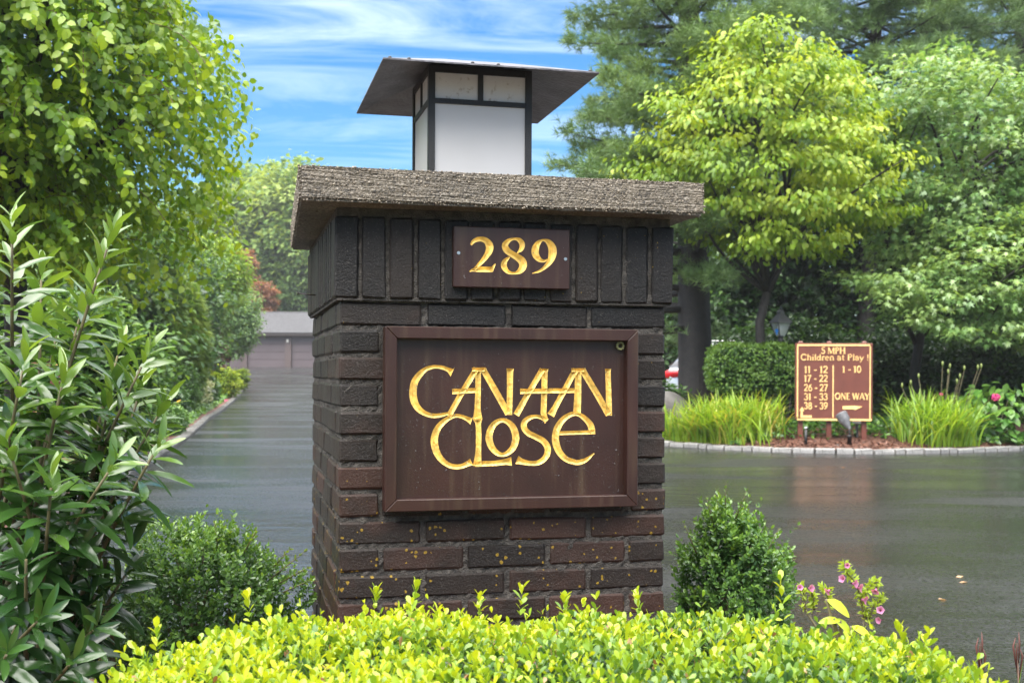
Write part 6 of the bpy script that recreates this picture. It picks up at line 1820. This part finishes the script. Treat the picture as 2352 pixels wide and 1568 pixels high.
p = at(1528, 905, 19); bush('leafy_shrub', p[0] - .1, 19.0, .15, (.5, .4, .40), 1400, .10, G_mid, 'low leafy shrub under the car tail light beside the pine trunk', seed=77)
# woodland edge far behind the car so no horizon shows between the trunks
for i, (xp, Y, rx_, rz_, lab) in enumerate(((1545, 35, 2.8, 4.2, 'leafy tree glimpsed between the pillar edge and the pine trunk'), (1660, 36, 3.2, 4.6, 'leafy tree glimpsed above the silver car roof'), (1420, 38, 3.0, 4.0, 'leafy tree standing behind the brick pillar and the lantern'))):
    p = at(xp, 900, Y)
    bush('leafy_tree', p[0], Y, float(gz(Y)), (rx_, 1.5, rz_), 5200, .20, G_mid, lab, seed=140 + i, cat='tree', grp=None)

# ---- left border, near to far -----------------------------------------
rng = np.random.default_rng(61)
def LX(xp, Y): return at(xp, 900, Y)[0]
# daylily-like clump at the kerb
x, Y = LX(312, 12.4), 12.4
root, b = plant('daylily_clump', x, Y, lz(x, Y), 'bright green strappy clump by the left kerb below the long-leaved shrub', 'daylilies')
n = 240
fx = x + rng.normal(0, .2, n); fy = Y + rng.normal(0, .28, n); fx = np.minimum(fx, kx(fy) - .32)
blades(root, b, rng, np.stack([fx, fy, np.full(n, lz(x, Y) - .03)], 1), .34, .24, .009, .5, G_blade, 240)
x, Y = LX(372, 18.2), 18.2
clipped('low_box_hedge', (x - .30, Y - .7, lz(x, Y) - .05), (x + .20, Y + .9, lz(x, Y) + .40), 4500, .05, G_box, 'low dark clipped box hedge by the left kerb', 'hedge', 63, legs=False, zg=lz(x, Y), tint=.45)
def lcar(name, n, Y0, Y1, wdt, size, mat, seed, off=.2):
    g = np.random.default_rng(seed)
    y = g.uniform(Y0, Y1, n); x = kx(y) - off - np.abs(g.normal(0, wdt, n)); z = np.array([lz(a, c) for a, c in zip(x, y)]) + g.uniform(0, .12, n)
    mass(name, O_wide, np.stack([x, y, z], 1), g.normal(size=(n, 3)) * np.array([1, 1, .4]), np.array([0, -.3, 1]) + g.normal(0, .4, (n, 3)), g.uniform(*size, n), np.clip(g.normal(.6, .25, n), 0, 1), mat, None)
lcar('groundcover', 4600, 18.5, 26, .30, (.05, .08), G_ivy, 64, .27)
lcar('groundcover', 4600, 26, 48, .30, (.06, .10), G_ivy, 65, .30)
lcar('groundcover', 3600, 8.3, 18, .45, (.04, .07), G_ivy, 66, .27)
BU = [  # picture x, depth, rx, ry, rz, n, leaf, material, label, tint
 ('evergreen_shrub', 372, 21.0, .5, .5, .42, 2600, .085, G_dark, 'dark shrub with a few yellow leaves between box hedge and cypress', (.05, .6)),
 ('azalea', 416, 26.0, .42, .5, .62, 3200, .06, G_mid, 'rounded green shrub beside the cream hydrangea blooms', (.1, .7)),
 ('evergreen_shrub', 272, 16.5, .62, .6, .75, 3600, .09, G_dark, 'glossy dark shrub behind the strappy clump, right of the half hidden sign', (.1, .8)),
 ('wine_red_barberry', 484, 41.5, .55, .6, 1.35, 2200, .10, G_wine, 'wine red shrub between the feathery cypress and the round green tree', (.1, .9)),
 ('golden_shrub', 519, 39, .50, .5, .52, 3200, .075, G_gold, 'golden green clipped mound by the far kerb', (.25, .9)),
 ('golden_shrub', 554, 46, .3, .4, .45, 1400, .09, G_gold, 'small golden green mound beyond the bigger one', (.1, .6)),
 ('leafy_shrub', 180, 13.9, 1.1, .8, 1.0, 4200, .10, G_mid, 'green leafy shrub behind the half hidden brown sign', (.2, .8)),
 ('leafy_shrub', 20, 14.5, 1.2, .9, 1.25, 4200, .11, G_dark, 'dark leafy shrub at the left edge behind the long-leaved shrub', (.2, .8)),
]
for i, (nm_, xp, Y, rx_, ry_, rz_, n_, ls_, mat, lab, ti) in enumerate(BU):
    x = LX(xp, Y)
    r_ = bush(nm_, x, Y, lz(x, Y), (rx_, ry_, rz_), n_, ls_, mat, lab, seed=200 + i, tint=ti, zc=rz_ * .9)
    if i == 0:
        P = np.array([at(xx, yy, Y - .55) for xx, yy in ((378, 922), (390, 930), (402, 926), (396, 938), (384, 915))]) - np.array(r_.location)
        singles('yellow_leaf', O_long, 'yl', P, rng.normal(size=(5, 3)), np.array([(0, -1., .4)] * 5), np.full(5, .12), np.full(5, .5), leafmat('fallen_yellow_leaf', [(0, (.5, .33, .02)), (1, (.6, .4, .03))]), r_)
# feathery false cypress
def cypress(xp, Y, r, rz_, n, label, seed, grp):
    rng = np.random.default_rng(seed)
    x = LX(xp, Y); z = lz(x, Y)
    root, b = plant('false_cypress', x, Y, z, label, 'conifer', grp)
    P, v = ell_points(rng, n, (x, Y, z + rz_ * .92), (r, r, rz_), (.35, 1))
    P = P[(P[:, 2] > z + .1)]; n = len(P); v = P - np.array([x, Y, z + rz_ * .7])
    v = nrm(v)
    layers = np.sin(P[:, 2] * 7 + 3 * np.arctan2(v[:, 1], v[:, 0]))
    D = v * np.array([1, 1, .2]) + np.array([0, 0, -.55]) + rng.normal(0, .25, (n, 3))
    mass('foliage', T_tuft(9, 5, .6, .075), P - b, D, rng.normal(size=(n, 3)), rng.uniform(.16, .28, n), np.clip(.45 + .25 * layers + .2 * v[:, 2] + rng.normal(0, .12, n), 0, 1), G_cyp, root)
    mb = MB(); mb.tube([(0, 0, -.1), (0, 0, rz_), (0, 0, rz_ * 1.8)], [.08, .05, .01], 8); limbs(mb, rng, (0, 0, rz_ * .5), [q - b for q in P[rng.permutation(n)[:16]]], .02, .004); mb.build('trunk', M_bark, root)
cypress(408, 29.0, .72, 1.75, 4200, 'feathery yellow green false cypress left of the wine red shrub', 301, None)
cypress(335, 27.5, .85, 2.3, 4000, 'taller feathery cypress under the tips of the drooping birch', 302, None)
x, Y = LX(465, 32.0), 32.0
# cream blooms
root, b = plant('cream_hydrangea', LX(470, Y), Y, lz(LX(470, Y), Y), 'hydrangea with cream white flower heads beside the far kerb', 'hydrangea')
n = 500; P, v = ell_points(rng, n, b + np.array([0, .1, .42]), (.36, .3, .42), (.5, 1)); P[:, 2] = np.maximum(P[:, 2], b[2])
mass('foliage', O_wide, P - b, v + rng.normal(0, .4, (n, 3)), v + np.array([0, 0, .6]) + rng.normal(0, .3, (n, 3)), .12, np.clip(rng.normal(.45, .2, n), 0, 1), G_mid, root)
for xx, yy in ((470, 880), (480, 890), (465, 895), (472, 908), (478, 902), (486, 880), (474, 870), (461, 884), (482, 912), (470, 922), (430, 868), (440, 873), (424, 862)):
    pc = at(xx, yy, Y - .35) - b; m = 26; vv = nrm(rng.normal(size=(m, 3)))
    mass('flower_head', DIA, pc + vv * .075 * np.array([1, 1, 1.3]), np.cross(vv, rng.normal(size=(m, 3))), vv, .08, rng.random(m), M_white, root, kind=None)
MB().tube([(0, 0, -.05), (0, .05, .3)], .012, 6).build('stems', M_stem, root)
# round green tree in the middle distance
rng = np.random.default_rng(67)
Yr = 50.0
x = LX(522, Yr)
rt_, rb_ = tree_root('round_headed_tree', x, Yr, 'round pale green tree hiding the left end of the garage')
c = np.array([x, Yr, float(gz(Yr)) + 2.95])
clump_tree(rt_, rb_, rng, c, (1.38, 1.4, 1.75), 360, 40, .28, .8, .13, DIA, 'round', G_pale, 0,
           [([(x, Yr, gz(Yr) - .1), (x, Yr, gz(Yr) + .5), (x + .05, Yr, gz(Yr) + 1.1)], [.09, .08, .06])], (.15, .9), .3, (.35, 1), None, .06, M_bark, 20)
Y2 = 45; x2 = LX(490, Y2)
rt_, rb_ = tree_root('slender_tree', x2 - .6, Y2, 'light yellow green tree above the feathery cypress under the birch tips')
c = np.array([x2, Y2, float(gz(Y2)) + 4.4])
clump_tree(rt_, rb_, rng, c, (1.35, 1.3, 1.5), 280, 40, .28, .8, .14, DIA, 'slender', G_dog, 0, [([(x2 - .6, Y2, 0), (x2 - .6, Y2, 1.5), (x2 - .3, Y2, 3.2)], [.07, .06, .05])], (.1, .7), .3, (.3, 1), None, .06, M_bark, 16)
# pink bloom low by the kerb
p = at(519, 926, 36); root, b = plant('pink_flower', p[0], 36, lz(p[0], 36), 'single hot pink flower low by the far kerb', 'flower')
vv = nrm(rng.normal(size=(30, 3))); mass('flower_head', DIA, p - b + vv * .07 * np.array([.8, .8, 1.4]), np.cross(vv, rng.normal(size=(30, 3))), vv, .09, rng.random(30), M_hot, root, kind=None)
MB().tube([(0, 0, -.05), p - b], .008, 5).build('stem', M_stem, root)
# background trees behind the left border
LBG = [(60, 24, 2.6, 3.4, 'tall leafy tree behind the birch at the left edge', G_mid), (240, 27, 2.2, 3.0, 'tall leafy tree behind the birch sprays', G_mid), (400, 40, 2.2, 3.0, 'leafy tree behind the feathery cypresses', G_mid), (330, 30, 1.8, 2.0, 'dark tree behind the taller cypress', G_dark), (460, 56, 2.2, 3.6, 'light green tree beyond the round tree', G_pale)]
for i, (xp, Y, rx_, rz_, lab, mt_) in enumerate(LBG):
    x = LX(xp, Y)
    bush('leafy_tree', x, Y, float(gz(Y)), (rx_, rx_ * .8, rz_), 4800, .17, mt_, lab, seed=260 + i, cat='tree', zc=rz_ * 1.0)
for i, (xp, yp, rr_, Y) in enumerate(((560, 602, 1.25, 86.4), (600, 672, 1.5, 86.2))):
    x = LX(xp, Y); ztop = at(xp, yp - 20, Y)[2]; z0 = float(gz(Y))
    root, b = tree_root('rust_leaved_tree', x, Y, ('rusty orange tree top beside the birch tips', 'small rusty orange tree just above the garage roof')[i])
    c = np.array([x, Y, ztop - rr_ * .8])
    clump_tree(root, b, rng, c, (rr_ * .75, rr_, rr_), 90, 34, .3, .7, .2, DIA, 'rust', G_rust, 0, [([(x, Y, z0 - .1), (x, Y, z0 + 1), (x, Y, ztop - 1.6 * rr_)], [.1, .09, .06])], (.1, .9), .3, (.3, 1), None, .06, M_bark, 12)

# ---- far woodland beyond the garage: each tree a thing, meshes shared ----
rng = np.random.default_rng(71)
protos = []
for k in range(3):
    root = empty('woodland_tree', (0, 0, 0))
    C, v = ell_points(rng, 210, (0, 0, 8.2), ((3.6, 3.2, 5.6), (2.9, 2.9, 6.4), (4.2, 3.6, 4.8))[k], (.25, 1))
    P, ax, nm, sz, ti = clumps(rng, C, v, 42, .75, .7, .42, .3, (.15, .85))
    ok = P[:, 2] > 1.2
    mass('crown', DIA, P[ok], ax[ok], nm[ok], sz[ok], ti[ok], G_far, root)
    mb = MB(); mb.tube([(0, 0, -.3), (.1, 0, 3), (0, 0, 7), (.1, 0, 12)], [.28, .24, .17, .05], 8)
    limbs(mb, rng, (0, 0, 4.5), [C[i] for i in rng.permutation(len(C))[:16]], .09, .02)
    mb.build('trunk', M_bark, root)
    protos.append(root)
def copy_tree(o):
    c = o.copy(); col.objects.link(c)
    for ch in list(o.children):
        d = ch.copy(); col.objects.link(d); d.parent = c
    return c
WD = [(540, 94, 14.5, 'woodland tree left of the tall one, just above the rusty tree top'), (600, 95, 14.5, 'woodland tree crown behind the outermost drooping birch tips'), (655, 94, 16.4, 'tall open-topped woodland tree against the sky left of the pillar cap'),
      (705, 96, 15.5, 'woodland tree whose top meets the left edge of the pillar cap'), (480, 94, 14, 'woodland tree mostly hidden by the birch, above the round green tree'), (400, 90, 14, 'woodland tree seen in gaps of the birch sprays'),
      (620, 110, 17.4, 'hindmost woodland tree showing between the two tall crowns'), (560, 112, 17.0, 'hindmost woodland tree peeping over the birch tips'), (775, 92, 15, 'woodland tree right behind the brick pillar and the garage'), (900, 98, 15, 'woodland tree behind the pillar cap, over the hidden garage end'),
      (250, 98, 15, 'woodland tree far behind the middle of the birch'), (80, 96, 15, 'woodland tree far behind the left edge of the birch'),
      (605, 91.5, 8.6, 'low bushy woodland tree right above the garage ridge, left one'), (665, 90.5, 7.8, 'low bushy woodland tree right above the garage ridge, middle one'), (720, 91, 9.0, 'low bushy woodland tree above the garage ridge, touching the pillar'), (545, 92, 9.4, 'low bushy woodland tree above the round green tree')]
for i, (xp, Y, hh, lab) in enumerate(WD):
    o = protos[i % 3] if i < 3 else copy_tree(protos[i % 3])
    s = hh / 13.8
    o.location = (LX(xp, Y), Y, float(gz(Y)) - .2); o.scale = (s * rng.uniform(.9, 1.15), s, s * rng.uniform(.92, 1.06)); o.rotation_euler = (0, 0, rng.uniform(0, 6.28))
    tag(o, lab, 'tree', 'far woodland trees behind the garage')

# ---- fallen leaves on the wet drive -------------------------------------
for i, (xp, yp, t) in enumerate(((1943, 1305, 'small pale yellow fallen leaf on the wet drive, farthest right of the pointed box bush'), (2212, 1322, 'pale yellow fallen leaf on the wet drive above the right hedge end'), (2222, 1336, 'long pale brown fallen leaf on the drive near the right edge'), (2155, 1375, 'round pale fallen leaf on the drive right of the petunia'), (2000, 1075, 'orange brown fallen leaf on the drive below the spotlight'), (1935, 1072, 'tiny brown fallen leaf on the drive in front of the island kerb'))):
    r_ = ray(xp, yp); tt_ = (H - .008) / -r_[2]; p = r_ * tt_ + np.array([0, 0, H])
    me = np_mesh('fallen_leaf', O_wide[0], np.array([len(f) for f in O_wide[1]]), np.array([j for f in O_wide[1] for j in f]), np.full(len(O_wide[0]), (.9, .95, .7, 1, .3, .2)[i]))
    me.materials.append(G_dead)
    o = link('fallen_leaf', me); o.location = p; o.scale = (.055,) * 3; o.rotation_euler = (0, 0, rng.uniform(0, 6))
    tag(o, t, 'leaf')

# ------------------------------------------------------------------ rain haze in the air
hm = bpy.data.materials.new('rain_haze'); hm.use_nodes = True
_t = hm.node_tree; _t.nodes.remove(_t.nodes['Principled BSDF'])
_v = N(_t, 'ShaderNodeVolumePrincipled'); _v.inputs['Color'].default_value = (.92, .95, 1, 1); _v.inputs['Density'].default_value = .00055; _v.inputs['Anisotropy'].default_value = .3
L(_t, _v.outputs[0], _t.nodes['Material Output'].inputs['Volume'])
hb = MB().box(-90, 60, -6, 135, -1.2, 34).build('haze', hm); hb['kind'] = 'stuff'
